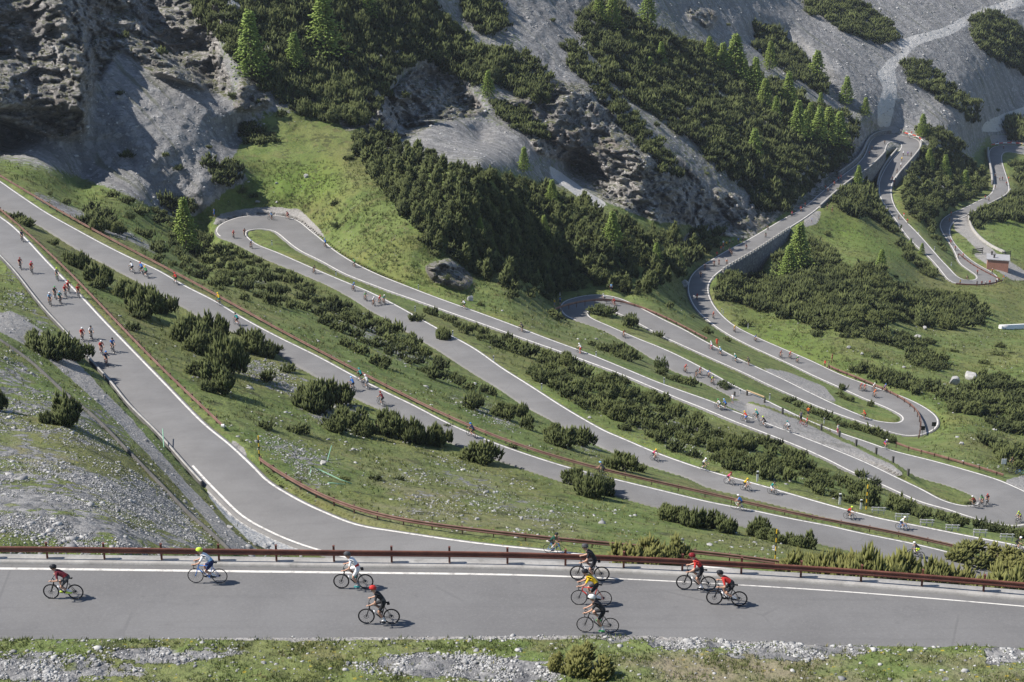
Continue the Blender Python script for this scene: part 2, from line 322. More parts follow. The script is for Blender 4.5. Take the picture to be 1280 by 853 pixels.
GRAVEL=zone([[(900,504),(915,502),(925,501),(960,511),(1010,530),(1060,555),(1115,581),(1134,595),(1120,596),(1085,579),(1050,564),(1016,551),(977,536),(946,524)],
 [(262,283),(275,268),(300,262),(335,258),(375,262),(398,284),(410,300),(386,288),(374,277),(358,271),(320,270),(278,279)],
 [(945,458),(985,465),(1030,483),(1050,507),(1015,492),(980,475)],[(1207,262),(1212,272),(1216,285),(1232,305),(1248,318),(1244,324),(1222,314),(1208,299),(1194,288),(1192,278)],[(1215,318),(1250,318),(1290,345),(1290,352),(1265,350),(1240,335)],
 [(-60,350),(0,392),(15,388),(70,425),(120,478),(170,530),(230,600),(268,640),(300,672),(330,692),(290,690),(262,655),(205,590),(130,510),(50,440),(0,415),(-60,375)],
 [(1100,155),(1128,160),(1118,168),(1100,166)],[(1008,268),(1028,262),(1022,280),(1003,285),(1005,275)],[(1235,168),(1285,172),(1285,182),(1240,181)],[(1255,600),(1300,590),(1320,620),(1290,625),(1270,612)],[(285,545),(305,560),(312,575),(295,565)]],3)
CHUTE=zone([[(256,606),(272,619),(302,649.5),(342,671.5),(377,685.5),(402,693),(345,693),(312,676),(280,645),(262,622)],[(1097,160),(1098,130),(1104,110),(1096,92),(1110,75),(1128,65),(1122,52),(1140,45),(1180,35),(1215,15),(1290,-10),(1290,4),(1225,22),(1190,43),(1150,55),(1140,62),(1130,75),(1118,88),(1122,105),(1120,125),(1112,160)],
 [(1225,165),(1232,152),(1260,140),(1290,130),(1290,138),(1262,150),(1250,165)],[(685,205),(700,215),(735,240),(760,255),(750,262),(720,245),(690,222)]],3)
STONY=np.clip(zone([[(-200,440),(40,450),(110,520),(180,590),(240,645),(285,695),(240,700),(-200,700)]],18)*.50
 +zone([[(300,430),(345,445),(400,480),(470,515),(450,545),(390,530),(330,480),(290,460)],[(330,530),(400,560),(440,600),(390,610),(330,580)],[(196,300),(210,315),(190,320)]],8)*.62
 +zone([[(520,560),(640,600),(740,650),(700,665),(560,650),(480,640),(500,600)]],18)*.35+zone([[(690,510),(730,530),(760,560),(740,565),(700,535)]],7)*.8
 +zone([[(780,510),(870,530),(920,560),(900,575),(830,555),(780,535)]],10)*.5+zone([[(420,385),(500,420),(540,450),(520,460),(440,420),(400,395)]],8)*.6
 +zone([[(540,470),(620,510),(660,545),(640,548),(570,505)]],7)*.5+zone([[(300,345),(330,350),(345,360),(320,358)]],5)*.8+zone([[(10,330),(60,400),(100,440),(60,430),(0,380)]],9)*.55
 +zone([[(-60,585),(60,590),(180,600),(250,640),(240,660),(120,640),(0,640),(-60,640)],[(60,495),(130,515),(190,560),(150,560),(90,530)],[(0,640),(140,650),(250,665),(262,690),(120,685),(0,660)],[(0,455),(40,462),(60,478),(0,475)]],8)*.42,0,1)
DRY=np.clip(zone([[(380,600),(520,590),(720,630),(760,665),(560,670),(420,640)]],25)*.6+zone([[(-100,0),(1,0),(0,1)]],3)+zone([[(0,540),(140,590),(130,620),(0,610)]],14)*.8+zone([[(640,380),(720,395),(850,440),(870,470),(760,440),(660,400)]],14)*.35,0,1)
LUSH=np.clip(zone([[(330,215),(420,200),(430,240),(350,255)]],12)*.9+zone([[(1010,255),(1060,265),(1120,300),(1160,335),(1100,320),(1040,300)]],12)*.8+zone([[(0,195),(100,235),(220,285),(240,320),(100,265),(0,215)]],8)*.5+zone([[(1240,270),(1290,270),(1290,330),(1260,310)]],10)*.8+zone([[(920,390),(1020,430),(1080,460),(1040,460),(960,425)]],10)*.8,0,1)
MOUNT=zone([[(-300,-300),(1600,-300),(1600,172),(1280,168),(1235,178),(1175,262),(1120,200),(1075,180),(1000,262),(930,282),(850,282),(800,268),(700,240),(640,220),(560,208),(480,192),(440,152),(345,142),(300,180),(240,250),(100,225),(-300,140)]],6)
SCREE=np.maximum(SCREE,.60*MOUNT); SCREE=np.maximum(SCREE,poly_mask([(95,130),(150,60),(205,85),(170,120),(110,170)],5)); ROCK=np.maximum(ROCK,.30*MOUNT)
# rock relief and unevenness of the ground, in metres
Pw=unproj(UU.ravel(),VV.ravel(),T.ravel())
far=T.ravel(); rk=np.clip((ROCK.ravel()-.34)/.6,0,1)*np.clip(1.5-SCREE.ravel()*.9*(ROCK.ravel()<.8),0,1); sc=np.clip(SCREE.ravel()+STONY.ravel()*.5,0,1)
q=Pw.copy(); shear=q.copy(); shear[:,0]+=.45*q[:,2]   # strata dip to the right
rel=fbm(shear*np.array([.045,.045,.07]),5)*6.5+fbm(shear*np.array([.11,.11,.17]),5,True)*3.2+fbm(shear*np.array([.4,.4,.62]),3,True)*1.3
relief=rk*(rel-1.2)+sc*(fbm(q*.12,4)*.4+fbm(q*np.array([.5,.12,.5]),3)*.45)
# furrows that run down the scree
relief+=sc*(1-rk)*fbm(np.c_[Pw[:,0]*.14+Pw[:,2]*.06,Pw[:,1]*.03,Pw[:,2]*.02],4)*.6*(far>280)
relief+=(1-rk)*fbm(q*.05,3)*1.3*np.clip((far-150)/150,0,1)+(1-rk)*fbm(q*.35,4)*.38
# fractured blocks: every cell of the rock is its own tilted facet
def facets(P,cell,seed):
    g=np.random.default_rng(seed); tab=g.uniform(0,1,(4096,3)); off=g.normal(0,1,4096); til=g.normal(0,1,(4096,3)); Q=P/cell; b=np.floor(Q).astype(np.int64); best=np.full(len(P),1e9); out=np.zeros(len(P))
    for dx in(-1,0,1):
        for dy in(-1,0,1):
            for dz in(-1,0,1):
                c=b+[dx,dy,dz]; h=(c[:,0]*73856093^c[:,1]*19349663^c[:,2]*83492791)&4095; s=c+tab[h]; d=((Q-s)**2).sum(1); m=d<best
                best[m]=d[m]; out[m]=(off[h]*.55+((Q-s)*til[h]).sum(1)*.7)[m]
    return out
_m=rk>.06; _q=shear[_m]*np.array([1,1,1.5]); _q=_q+np.stack([fbm(_q*.15+7*i,3) for i in range(3)],-1)*1.6
_q=_q*np.array([.55,.55,1.5]); relief[_m]=relief[_m]*.72+rk[_m]*(facets(_q,6.5,3)*1.15+facets(_q,2.6,4)*.55+facets(_q,1.0,5)*.22)
# keep the ground even beside roads
near=np.zeros(UU.shape)
ROADZ=np.full(UU.shape,np.nan); CUT=np.zeros(UU.shape)
def raster_road(r,grow,only=None):
    d=r.R-r.L; w=np.linalg.norm(d,axis=1)[:,None]+1e-6; L=r.L-d/w*grow; R=r.R+d/w*grow
    lu,lv,_=proj(L); ru,rv,_=proj(R)
    for i in range(0,len(L)-1):
        if only and not only(i): continue
        qx=np.array([lu[i],lu[i+1],ru[i+1],ru[i]]); qy=np.array([lv[i],lv[i+1],rv[i+1],rv[i]])
        a,b=int((qx.min()-US[0])//2),int((qx.max()-US[0])//2)+2; c,e=int((qy.min()-VS[0])//2),int((qy.max()-VS[0])//2)+2
        a,c=max(a,0),max(c,0); b,e=min(b,NU),min(e,NV)
        if b<=a or e<=c: continue
        X=UU[c:e,a:b];Y=VV[c:e,a:b]; ins=np.zeros(X.shape,bool)
        for k in range(4):
            x1,y1,x2,y2=qx[k],qy[k],qx[(k+1)%4],qy[(k+1)%4]
            if abs(y2-y1)<1e-9: continue
            ins^=((y1>Y)!=(y2>Y))&(X<(x2-x1)*(Y-y1)/(y2-y1)+x1)
        yield (slice(c,e),slice(a,b)),ins,i
LAYBY=poly_mask([(905,503),(915,500),(925,499),(960,509),(1010,527),(1060,551),(1120,580),(1150,600),(1120,600),(1085,579),(1050,564),(1016,551),(977,536),(946,524)])
for nm,r in ROADS.items():
    for sl,ins,i in raster_road(r,.6):
        m=ins.copy()
        if nm=='C' and STRETCH['E'][0]<i<STRETCH['E'][1]: m&=LAYBY[sl]<.5
        z=(r.z[i]+r.z[i+1])/2
        tz=t_at_z(UU[sl],VV[sl],np.full(UU[sl].shape,z-.22))
        T[sl]=np.where(m,tz,T[sl]); CUT[sl]=np.where(m,1,CUT[sl])
beside=blur_map(CUT,14); damp=np.clip(1-1.9*beside,0,1).ravel()*(CUT.ravel()<.5)
slope_gain=np.clip(1/np.maximum(.35,-ray(UU.ravel(),VV.ravel())[:,2]+.25*rk),1,2.2)
T=T-(relief*damp*slope_gain*np.clip((T.ravel()-50)/60,.25,1)).reshape(T.shape)*(1-.75*GRAVEL)
Pw=unproj(UU.ravel(),VV.ravel(),T.ravel())
def t_px(u,v):
    x=np.clip((np.asarray(u,float)-US[0])/2,0,NU-1.001); y=np.clip((np.asarray(v,float)-VS[0])/2,0,NV-1.001)
    i=x.astype(int);j=y.astype(int);fx=x-i;fy=y-j
    return (T[j,i]*(1-fx)+T[j,i+1]*fx)*(1-fy)+(T[j+1,i]*(1-fx)+T[j+1,i+1]*fx)*fy
def at(u,v): return unproj(u,v,t_px(u,v))

# ---------------------------------------------------------------- materials
class NT:
    def __init__(s,name):
        s.m=bpy.data.materials.new(name); s.m.use_nodes=True; s.n=s.m.node_tree.nodes; s.l=s.m.node_tree.links
        s.b=s.n["Principled BSDF"]; s.out=s.n["Material Output"]
        s.b.inputs["Specular IOR Level"].default_value=.25
    def inp(s,sock,x):
        if isinstance(x,bpy.types.NodeSocket): s.l.new(x,sock)
        elif x is not None: sock.default_value = x if not (isinstance(x,tuple) and len(x)==3 and len(getattr(sock,'default_value',(0,)*3))==4) else (*x,1)
    def node(s,t,**k):
        n=s.n.new(t)
        for a,b in k.items(): setattr(n,a,b)
        return n
    def coord(s): return s.node("ShaderNodeTexCoord").outputs["Object"]
    def pos(s): return s.node("ShaderNodeNewGeometry").outputs["Position"]
    def noise(s,vec,scale,detail=4,rough=.6,dist=0.0):
        n=s.node("ShaderNodeTexNoise"); s.inp(n.inputs["Vector"],vec); n.inputs["Scale"].default_value=scale; n.inputs["Detail"].default_value=detail
        n.inputs["Roughness"].default_value=rough; n.inputs["Distortion"].default_value=dist; return n.outputs["Fac"]
    def voro(s,vec,scale,feature='F1',out="Distance",rand=1.0):
        n=s.node("ShaderNodeTexVoronoi",feature=feature); s.inp(n.inputs["Vector"],vec); n.inputs["Scale"].default_value=scale; n.inputs["Randomness"].default_value=rand; return n.outputs[out]
    def mapr(s,x,a,b,c=0.0,d=1.0,smooth=True):
        n=s.node("ShaderNodeMapRange",interpolation_type='SMOOTHSTEP' if smooth else 'LINEAR'); s.inp(n.inputs[0],x)
        for k,v in zip((1,2,3,4),(a,b,c,d)): s.inp(n.inputs[k],v)
        return n.outputs[0]
    def math(s,op,a,b=None,c=None,clamp=False):
        n=s.node("ShaderNodeMath",operation=op,use_clamp=clamp); s.inp(n.inputs[0],a)
        if b is not None: s.inp(n.inputs[1],b)
        if c is not None: s.inp(n.inputs[2],c)
        return n.outputs[0]
    def mix(s,f,a,b,mode='MIX'):
        n=s.node("ShaderNodeMix",data_type='RGBA',blend_type=mode); s.inp(n.inputs[0],f); s.inp(n.inputs[6],a); s.inp(n.inputs[7],b); return n.outputs[2]
    def node_warp(s,vec,fac,amt):
        n=s.node("ShaderNodeVectorMath",operation='ADD'); c=s.node("ShaderNodeCombineXYZ"); m=s.math('MULTIPLY',fac,amt); s.inp(c.inputs[0],m); s.inp(c.inputs[1],m); s.inp(c.inputs[2],m); s.inp(n.inputs[0],vec); s.inp(n.inputs[1],c.outputs[0]); return n.outputs[0]
    def attr(s,name): return s.node("ShaderNodeAttribute",attribute_name=name).outputs["Fac"]
    def bump(s,h,strength=.5,dist=.1,normal=None):
        n=s.node("ShaderNodeBump"); s.inp(n.inputs["Height"],h); n.inputs["Strength"].default_value=strength; n.inputs["Distance"].default_value=dist
        if normal: s.inp(n.inputs["Normal"],normal)
        return n.outputs[0]
    def scalev(s,vec,sc):
        n=s.node("ShaderNodeMapping"); s.inp(n.inputs[0],vec); n.inputs["Scale"].default_value=sc; return n.outputs[0]
    def fin(s,col,rough=.9,normal=None,**k):
        s.inp(s.b.inputs["Base Color"],col); s.inp(s.b.inputs["Roughness"],rough)
        if normal: s.inp(s.b.inputs["Normal"],normal)
        for a,b in k.items(): s.inp(s.b.inputs[a.replace("_"," ")],b)
        return s.m
def plain(name,col,rough=.7,vary=.12,scale=8.0,metal=0.0,spec=.25):
    k=NT(name); n=k.noise(k.coord(),scale,4); c=k.mix(k.mapr(n,.3,.7),tuple(x*(1-vary) for x in col),tuple(min(1,x*(1+vary)) for x in col))
    k.b.inputs["Metallic"].default_value=metal; k.b.inputs["Specular IOR Level"].default_value=spec; return k.fin(c,rough)

def ground_material(name="hillside_ground", near=False):
    k=NT(name); P=k.pos()
    n1=k.noise(P,.035,5,.6); n2=k.noise(P,.16,5,.62); n3=k.noise(P,.9,4,.65); n4=k.noise(P,4.5,3,.7)
    scree,rock,gravel,stony,dry,lush,chute=[k.attr(a) for a in("scree","rock","gravel","stony","dry","lush","chute")]
    # grass
    g=k.mix(k.mapr(n2,.35,.66),(.088,.130,.032),(.142,.182,.055))
    g=k.mix(k.math('MULTIPLY',k.mapr(n1,.42,.68),.75),g,(.150,.148,.055))
    g=k.mix(k.math('MULTIPLY',k.mapr(n3,.50,.70),.70),g,(.046,.060,.020)); g=k.mix(k.math('MULTIPLY',k.mapr(k.noise(P,.33,5,.7),.53,.66),.5),g,(.150,.128,.062))
    g=k.mix(k.math('MULTIPLY',k.mapr(n4,.54,.70),.5),g,(.185,.180,.080)); g=k.mix(k.math('MULTIPLY',k.mapr(k.noise(P,.075,4,.6),.54,.68),.5),g,(.165,.165,.052))
    g=k.mix(lush,g,k.mix(k.mapr(n3,.4,.7),(.105,.165,.028),(.135,.180,.040)))
    d=k.mix(k.mapr(n3,.35,.7),(.205,.175,.125),(.135,.125,.065)); g=k.mix(k.math('MULTIPLY',dry,k.mapr(n2,.38,.6)),g,d)
    # yellow flowers and dark dwarf shrubs in speckles
    f=k.voro(P,2.2); fl=k.math('MULTIPLY',k.mapr(f,.12,.20,1,0),k.mapr(k.noise(P,.11,3),.47,.60)); g=k.mix(k.math('MULTIPLY',fl,.7),g,(.36,.27,.02))
    h=k.math('MULTIPLY',k.mapr(k.noise(P,.42,5,.68),.54,.62),k.mapr(n1,.34,.52)); g=k.mix(k.math('MULTIPLY',h,.72),g,(.045,.050,.020))
    # stones in the turf
    v1=k.voro(P,1.25,out="Color"); vd=k.voro(P,1.25); v2=k.voro(P,4.5); sp=k.node("ShaderNodeSeparateColor"); k.inp(sp.inputs[0],v1)
    stone=k.mix(sp.outputs[0],(.16,.16,.16),(.34,.335,.325)); stone=k.mix(k.mapr(v2,.05,.5),stone,k.mix(.5,stone,(.10,.10,.105)))
    sm=k.math('ADD',k.math('MULTIPLY',k.mapr(n2,.40,.60),.55),k.math('MULTIPLY',k.mapr(n3,.42,.62),.6))
    stm=k.mapr(k.math('ADD',k.math('MULTIPLY',stony,1.25),k.math('SUBTRACT',sm,.83)),.42,.62)
    few=k.math('MULTIPLY',k.mapr(vd,.13,.18,1,0),k.mapr(sp.outputs[1],.80,.84)); stm=k.math('MAXIMUM',stm,k.math('MULTIPLY',few,.8))
    c=k.mix(stm,g,stone)
    # scree: grey, a little bluish, streaked downhill, with some green grown in
    sx=k.node('ShaderNodeSeparateXYZ'); k.inp(sx.inputs[0],P); cx=k.node('ShaderNodeCombineXYZ'); k.inp(cx.inputs[0],k.math('ADD',k.math('MULTIPLY',sx.outputs[0],1.15),k.math('MULTIPLY',sx.outputs[1],.95))); k.inp(cx.inputs[1],k.math('MULTIPLY',sx.outputs[2],.16)); PS=cx.outputs[0]; s1=k.noise(PS,.16,6,.66,.25); s2=k.noise(P,1.7,5,.75); s3=k.voro(P,.9,out="Color"); sp3=k.node("ShaderNodeSeparateColor"); k.inp(sp3.inputs[0],s3)
    sc=k.mix(k.mapr(s1,.32,.68),(.165,.164,.166),(.285,.281,.275)); sc=k.mix(k.math('MULTIPLY',k.mapr(s2,.44,.68),.75),sc,(.095,.098,.102))
    sc=k.mix(k.math('MULTIPLY',k.mapr(sp3.outputs[0],.72,.95),.55),sc,(.36,.36,.355))
    sc=k.mix(k.math('MULTIPLY',k.mapr(k.noise(PS,.30,4),.56,.68),.6),sc,(.085,.095,.048))
    e=k.mapr(k.math('ADD',scree,k.math('MULTIPLY',k.math('SUBTRACT',n3,.5),1.2)),.38,.62); c=k.mix(e,c,sc)
    # rock face: grey beds with brownish stains
    PR=k.scalev(P,(.6,.6,1.5)); r1=k.noise(PR,.09,7,.68,1.0); r2=k.noise(PR,.7,6,.75,.5)
    ro=k.mix(k.mapr(r1,.36,.64),(.205,.198,.190),(.400,.382,.360)); ro=k.mix(k.math('MULTIPLY',k.mapr(r2,.48,.68),.6),ro,(.095,.094,.095)); 
    ro=k.mix(k.math('MULTIPLY',k.mapr(k.noise(P,.05,4),.52,.66),.5),ro,(.205,.165,.130)); ro=k.mix(k.math('MULTIPLY',k.mapr(r2,.30,.40,1,0),.6),ro,(.36,.35,.33))
    cr=k.voro(k.node_warp(PR,r2,.9),.35,feature='DISTANCE_TO_EDGE'); cr2=k.voro(PR,1.1,feature='DISTANCE_TO_EDGE'); ro=k.mix(k.math('MULTIPLY',k.mapr(cr,.0,.08,1,0),.5),ro,(.055,.054,.055)); ro=k.mix(k.math('MULTIPLY',k.mapr(cr2,.0,.12,1,0),.35),ro,(.08,.078,.075))
    nz=k.node("ShaderNodeSeparateXYZ"); k.inp(nz.inputs[0],k.node("ShaderNodeNewGeometry").outputs["Normal"])
    ro=k.mix(k.math('MULTIPLY',k.mapr(nz.outputs[2],.68,.92),k.mapr(n3,.42,.6)),ro,(.082,.090,.035))
    e=k.mapr(k.math('ADD',rock,k.math('MULTIPLY',k.math('SUBTRACT',n2,.5),.9)),.40,.60); c=k.mix(e,c,ro)
    # gravel
    gr=k.mix(k.mapr(n4,.35,.68),(.205,.195,.185),(.335,.325,.31)); gr=k.mix(k.math('MULTIPLY',k.mapr(n2,.52,.66),.45),gr,(.115,.110,.090))
    e=k.mapr(k.math('ADD',gravel,k.math('MULTIPLY',k.math('SUBTRACT',n3,.5),.5)),.42,.58); c=k.mix(e,c,gr)
    c=k.mix(k.mapr(k.math('ADD',chute,k.math('MULTIPLY',k.math('SUBTRACT',n3,.5),.3)),.42,.58),c,k.mix(k.mapr(s2,.4,.65),(.50,.49,.47),(.36,.355,.34)))
    hgt=k.math('ADD',k.math('MULTIPLY',n3,.5),k.math('ADD',k.math('MULTIPLY',n4,.16),k.math('MULTIPLY',k.math('ADD',k.math('MULTIPLY',r2,1.6),k.math('MULTIPLY',k.math('MINIMUM',cr,.35),3.0)),rock)))
    hgt=k.math('ADD',hgt,k.math('MULTIPLY',k.math('MULTIPLY',stm,vd),-.35)); hgt=k.math('ADD',hgt,k.math('MULTIPLY',k.math('MULTIPLY',s2,scree),.7))
    return k.fin(c,.95,k.bump(hgt,.85,.9))
M={}
M['ground']=ground_material()
def asphalt(name,a,b,scale):
    k=NT(name); P=k.pos(); n=k.noise(P,.22*scale,5,.6); f=k.noise(P,9,4,.85); m=k.noise(k.scalev(P,(1,1,1)),1.3,4,.7)
    c=k.mix(k.mapr(n,.3,.7),a,b); c=k.mix(k.math('MULTIPLY',k.mapr(f,.50,.72),.5),c,tuple(x*1.4 for x in b)); c=k.mix(k.math('MULTIPLY',k.mapr(f,.30,.45,1,0),.4),c,tuple(x*.72 for x in a)); c=k.mix(k.math('MULTIPLY',k.mapr(m,.60,.72),.30),c,tuple(x*.72 for x in a))
    stq=k.noise(k.scalev(P,(.12,2.2,1)),1.0,4,.6); c=k.mix(k.math('MULTIPLY',k.mapr(stq,.5,.72),.22),c,tuple(x*.78 for x in a))
    v=k.voro(k.scalev(P,(1,1,.1)),.09,feature='DISTANCE_TO_EDGE'); c=k.mix(k.math('MULTIPLY',k.mapr(v,.002,.006,1,0),k.math('MULTIPLY',k.mapr(n,.5,.62),.28)),c,tuple(x*.6 for x in a))
    return k.fin(c,.88,k.bump(f,.25,.02))
M['asphalt']=asphalt('asphalt',(.132,.130,.130),(.160,.158,.157),1.0)
M['asphalt_far']=asphalt('asphalt_worn',(.146,.143,.141),(.180,.177,.174),1.0)
def paintmat():
    k=NT('road_paint'); P=k.pos(); w=k.noise(P,2.2,5,.75); c=k.mix(k.mapr(w,.46,.70),(.62,.60,.56),(.27,.26,.25)); return k.fin(c,.7)
M['paint']=paintmat()
def concretemat(name='concrete',a=(.26,.25,.235),b=(.37,.36,.34)):
    k=NT(name); P=k.pos(); n=k.noise(P,.9,6,.7); f=k.noise(P,9,3,.7); c=k.mix(k.mapr(n,.3,.7),a,b); c=k.mix(k.math('MULTIPLY',k.mapr(f,.5,.72),.35),c,tuple(x*.6 for x in a))
    st=k.noise(k.scalev(P,(1,1,.12)),1.4,4); c=k.mix(k.math('MULTIPLY',k.mapr(st,.55,.72),.4),c,(.12,.115,.10)); return k.fin(c,.9,k.bump(f,.3,.03))
M['concrete']=concretemat()
M['masonry']=None
def masonry():
    k=NT('stone_masonry'); P=k.pos(); v=k.voro(k.scalev(P,(1,1,1.6)),1.1,out="Color"); d=k.voro(k.scalev(P,(1,1,1.6)),1.1,feature='DISTANCE_TO_EDGE'); s=k.node("ShaderNodeSeparateColor"); k.inp(s.inputs[0],v)
    c=k.mix(s.outputs[0],(.11,.107,.103),(.225,.218,.208)); c=k.mix(k.mapr(d,.02,.07,1,0),c,(.10,.097,.09)); return k.fin(c,.92,k.bump(k.mapr(d,0,.1),.5,.1))
M['masonry']=masonry()
def rust():
    k=NT('rusty_steel'); P=k.pos(); n=k.noise(P,1.1,6,.7); f=k.noise(P,7,4,.75); c=k.mix(k.mapr(n,.34,.66),(.105,.040,.030),(.175,.072,.050)); c=k.mix(k.math('MULTIPLY',k.mapr(f,.5,.7),.55),c,(.068,.036,.032)); c=k.mix(k.math('MULTIPLY',k.mapr(f,.26,.36,1,0),.35),c,(.25,.13,.09))
    return k.fin(c,.62)
M['rust']=rust()
def rust_far():
    k=NT('weathered_red_steel'); P=k.pos(); n=k.noise(P,.8,5,.7); c=k.mix(k.mapr(n,.32,.68),(.130,.070,.056),(.205,.122,.098)); return k.fin(c,.6)
M['rust_far']=rust_far()

# ---------------------------------------------------------------- hillside
def grid_faces(nu,nv,keep=None):
    i=np.arange(nv-1)[:,None]*nu+np.arange(nu-1)[None]; F=np.stack([i,i+nu,i+nu+1,i+1],-1).reshape(-1,4); return F
hill=link("hillside",np_mesh("hillside",Pw,grid_faces(NU,NV),True,{"scree":SCREE,"rock":ROCK,"gravel":GRAVEL,"stony":STONY,"dry":DRY,"lush":LUSH,"chute":CHUTE}),[M['ground']])
tag(hill,kind='structure')

# ---------------------------------------------------------------- roads: one ribbon per stretch, with painted edge lines
def ribbon(name,A,B,mat,lift=0.0,skirt=0.0):
    """strip between two 3D lines, its sides turned down into the verge"""
    A=A+[0,0,lift];B=B+[0,0,lift]; n=len(A)
    if skirt:
        d=B-A; d/=np.linalg.norm(d,axis=1)[:,None]+1e-9
        rows=[A-d*.3-[0,0,skirt],A-d*.1-[0,0,.02],A,A*.5+B*.5+[0,0,.05],B,B+d*.1-[0,0,.02],B+d*.3-[0,0,skirt]]
    else: rows=[A,B]
    k=len(rows); V=np.stack(rows,1).reshape(-1,3); i=np.arange(n-1)[:,None]*k+np.arange(k-1)[None]; F=np.stack([i,i+1,i+k+1,i+k],-1).reshape(-1,4)
    o=link(name,np_mesh(name,V,F,True),[mat]); o["kind"]='structure'; return o
def smooth3(A,k=5):
    ker=np.ones(k)/k; return np.stack([np.convolve(np.pad(A[:,c],k//2,mode='reflect',reflect_type='odd'),ker,'valid') for c in range(3)],-1)
for r in ROADS.values(): r.Ls=smooth3(r.L); r.Rs=smooth3(r.R)
def edge_line(r,side,i0,i1,w,ins=.12):
    A,B=(r.Ls,r.Rs) if side=='L' else (r.Rs,r.Ls); d=B-A; wd=np.linalg.norm(d,axis=1)[:,None]; f0=np.clip(ins/wd,0,.4);f1=np.clip((ins+w)/wd,0,.5)
    up=lambda f:np.array([0,0,1.])*(.1*f+.018)
    a=A+d*f0+up(f0); b=A+d*f1+up(f1)
    if side=='R': a,b=b,a
    ribbon("road_marking",a[i0:i1],b[i0:i1],M['paint'])
ribbon("road",roadA.Ls,roadA.Rs,M['asphalt_far'],0,.4); ribbon("road",roadB.Ls,roadB.Rs,M['asphalt_far'],0,.4); ribbon("road",roadC.Ls,roadC.Rs,M['asphalt_far'],0,.4)
def near_idx(P,u,v): return int(np.argmin(np.hypot(P[:,0]-u,P[:,1]-v)))
edge_line(roadA,'L',0,len(roadA.z),.20)
iA=near_idx(roadA.Rp,238,584); edge_line(roadA,'R',iA,len(roadA.z),.20)
edge_line(roadB,'L',0,len(roadB.z),.20)
S=STRETCH; nC=len(roadC.z)
edge_line(roadC,'R',0,nC,.24)                                   # outside of C, inside of the bends
iD=near_idx(roadC.Lp[:S['D'][1]],274,296); iDend=S['D'][0]+near_idx(roadC.Lp[S['D'][0]:S['D'][1]],1222,624)
edge_line(roadC,'L',iD,iDend,.24)
iE=S['E'][0]+near_idx(roadC.Lp[S['E'][0]:S['E'][1]],717,400); edge_line(roadC,'L',iE,nC,.26)

# ---------------------------------------------------------------- the nearest road with its kerb and bank
Z0=-31.0
def line_at(poly,z): 
    P=resample(poly,6); return unproj(P[:,0],P[:,1],t_at_z(P[:,0],P[:,1],np.full(len(P),z)))
fE=line_at(R0_F,Z0); FX=np.linspace(fE[0,0]-9,fE[-1,0]+9,420); FY=np.interp(FX,fE[:,0],fE[:,1]); 
FY=np.convolve(np.pad(FY,12,mode='reflect',reflect_type='odd'),np.ones(25)/25,'valid')
tx=np.gradient(FX);ty=np.gradient(FY); ln=np.hypot(tx,ty); NX,NY=-ty/ln,tx/ln           # normal pointing away from the camera
nE=line_at(R0_N,Z0); NYv=np.interp(FX,nE[:,0],nE[:,1]); WID=np.clip(np.maximum(4.7,(FY-NYv)*.98),4.7,6.3)
def off(d,z=Z0): d=np.broadcast_to(d,FX.shape); return np.stack([FX+NX*d,FY+NY*d,np.full_like(FX,z)],-1)
lineW=.20
rd=np.stack([off(.42),off(-WID*.5,Z0+.06),off(-WID-.35)],1).reshape(-1,3); n=len(FX); i=np.arange(n-1)[:,None]*3+np.arange(2)[None]
F=np.stack([i,i+3,i+4,i+1],-1).reshape(-1,4)[:,::-1]
o=link("road",np_mesh("road",rd,F,True),[M['asphalt']]); o["kind"]='structure'
def strip(name,a,b,mat):
    V=np.stack([a,b],1).reshape(-1,3); i=np.arange(len(a)-1)*2; F=np.stack([i,i+2,i+3,i+1],-1)
    nz=np.cross(V[F[0,1]]-V[F[0,0]],V[F[0,2]]-V[F[0,0]])[2]
    o=link(name,np_mesh(name,V,F if nz>0 else F[:,::-1]),[mat]); o["kind"]='structure'; return o
strip("road_marking",off(.10,Z0+.006),off(.10-lineW,Z0+.012),M['paint'])
# kerb with a concrete footing that turns down the slope as a wall
KX=FX; k1,k2=.42,1.12
tops=Z0+.13
wob=fbm(np.c_[FX*.4,FX*0,FX*0],3)*.05
rows=[off(k1,Z0-.05),off(k1+.01,tops-.02),off(k1+.05,tops),off(k2+wob,tops+.01),off(k2+.03+wob,tops-.05),off(k2+.25,Z0-14)]
K=len(rows);V=np.stack(rows,1).reshape(-1,3); i=np.arange(n-1)[:,None]*K+np.arange(K-1)[None]; F=np.stack([i,i+K,i+K+1,i+1],-1).reshape(-1,4)
kerb=link("retaining_wall",np_mesh("retaining_wall",V,F[:,::-1]),[M['concrete']]); tag(kerb,"pale concrete kerb and retaining wall under the nearest rusty guardrail","retaining wall")
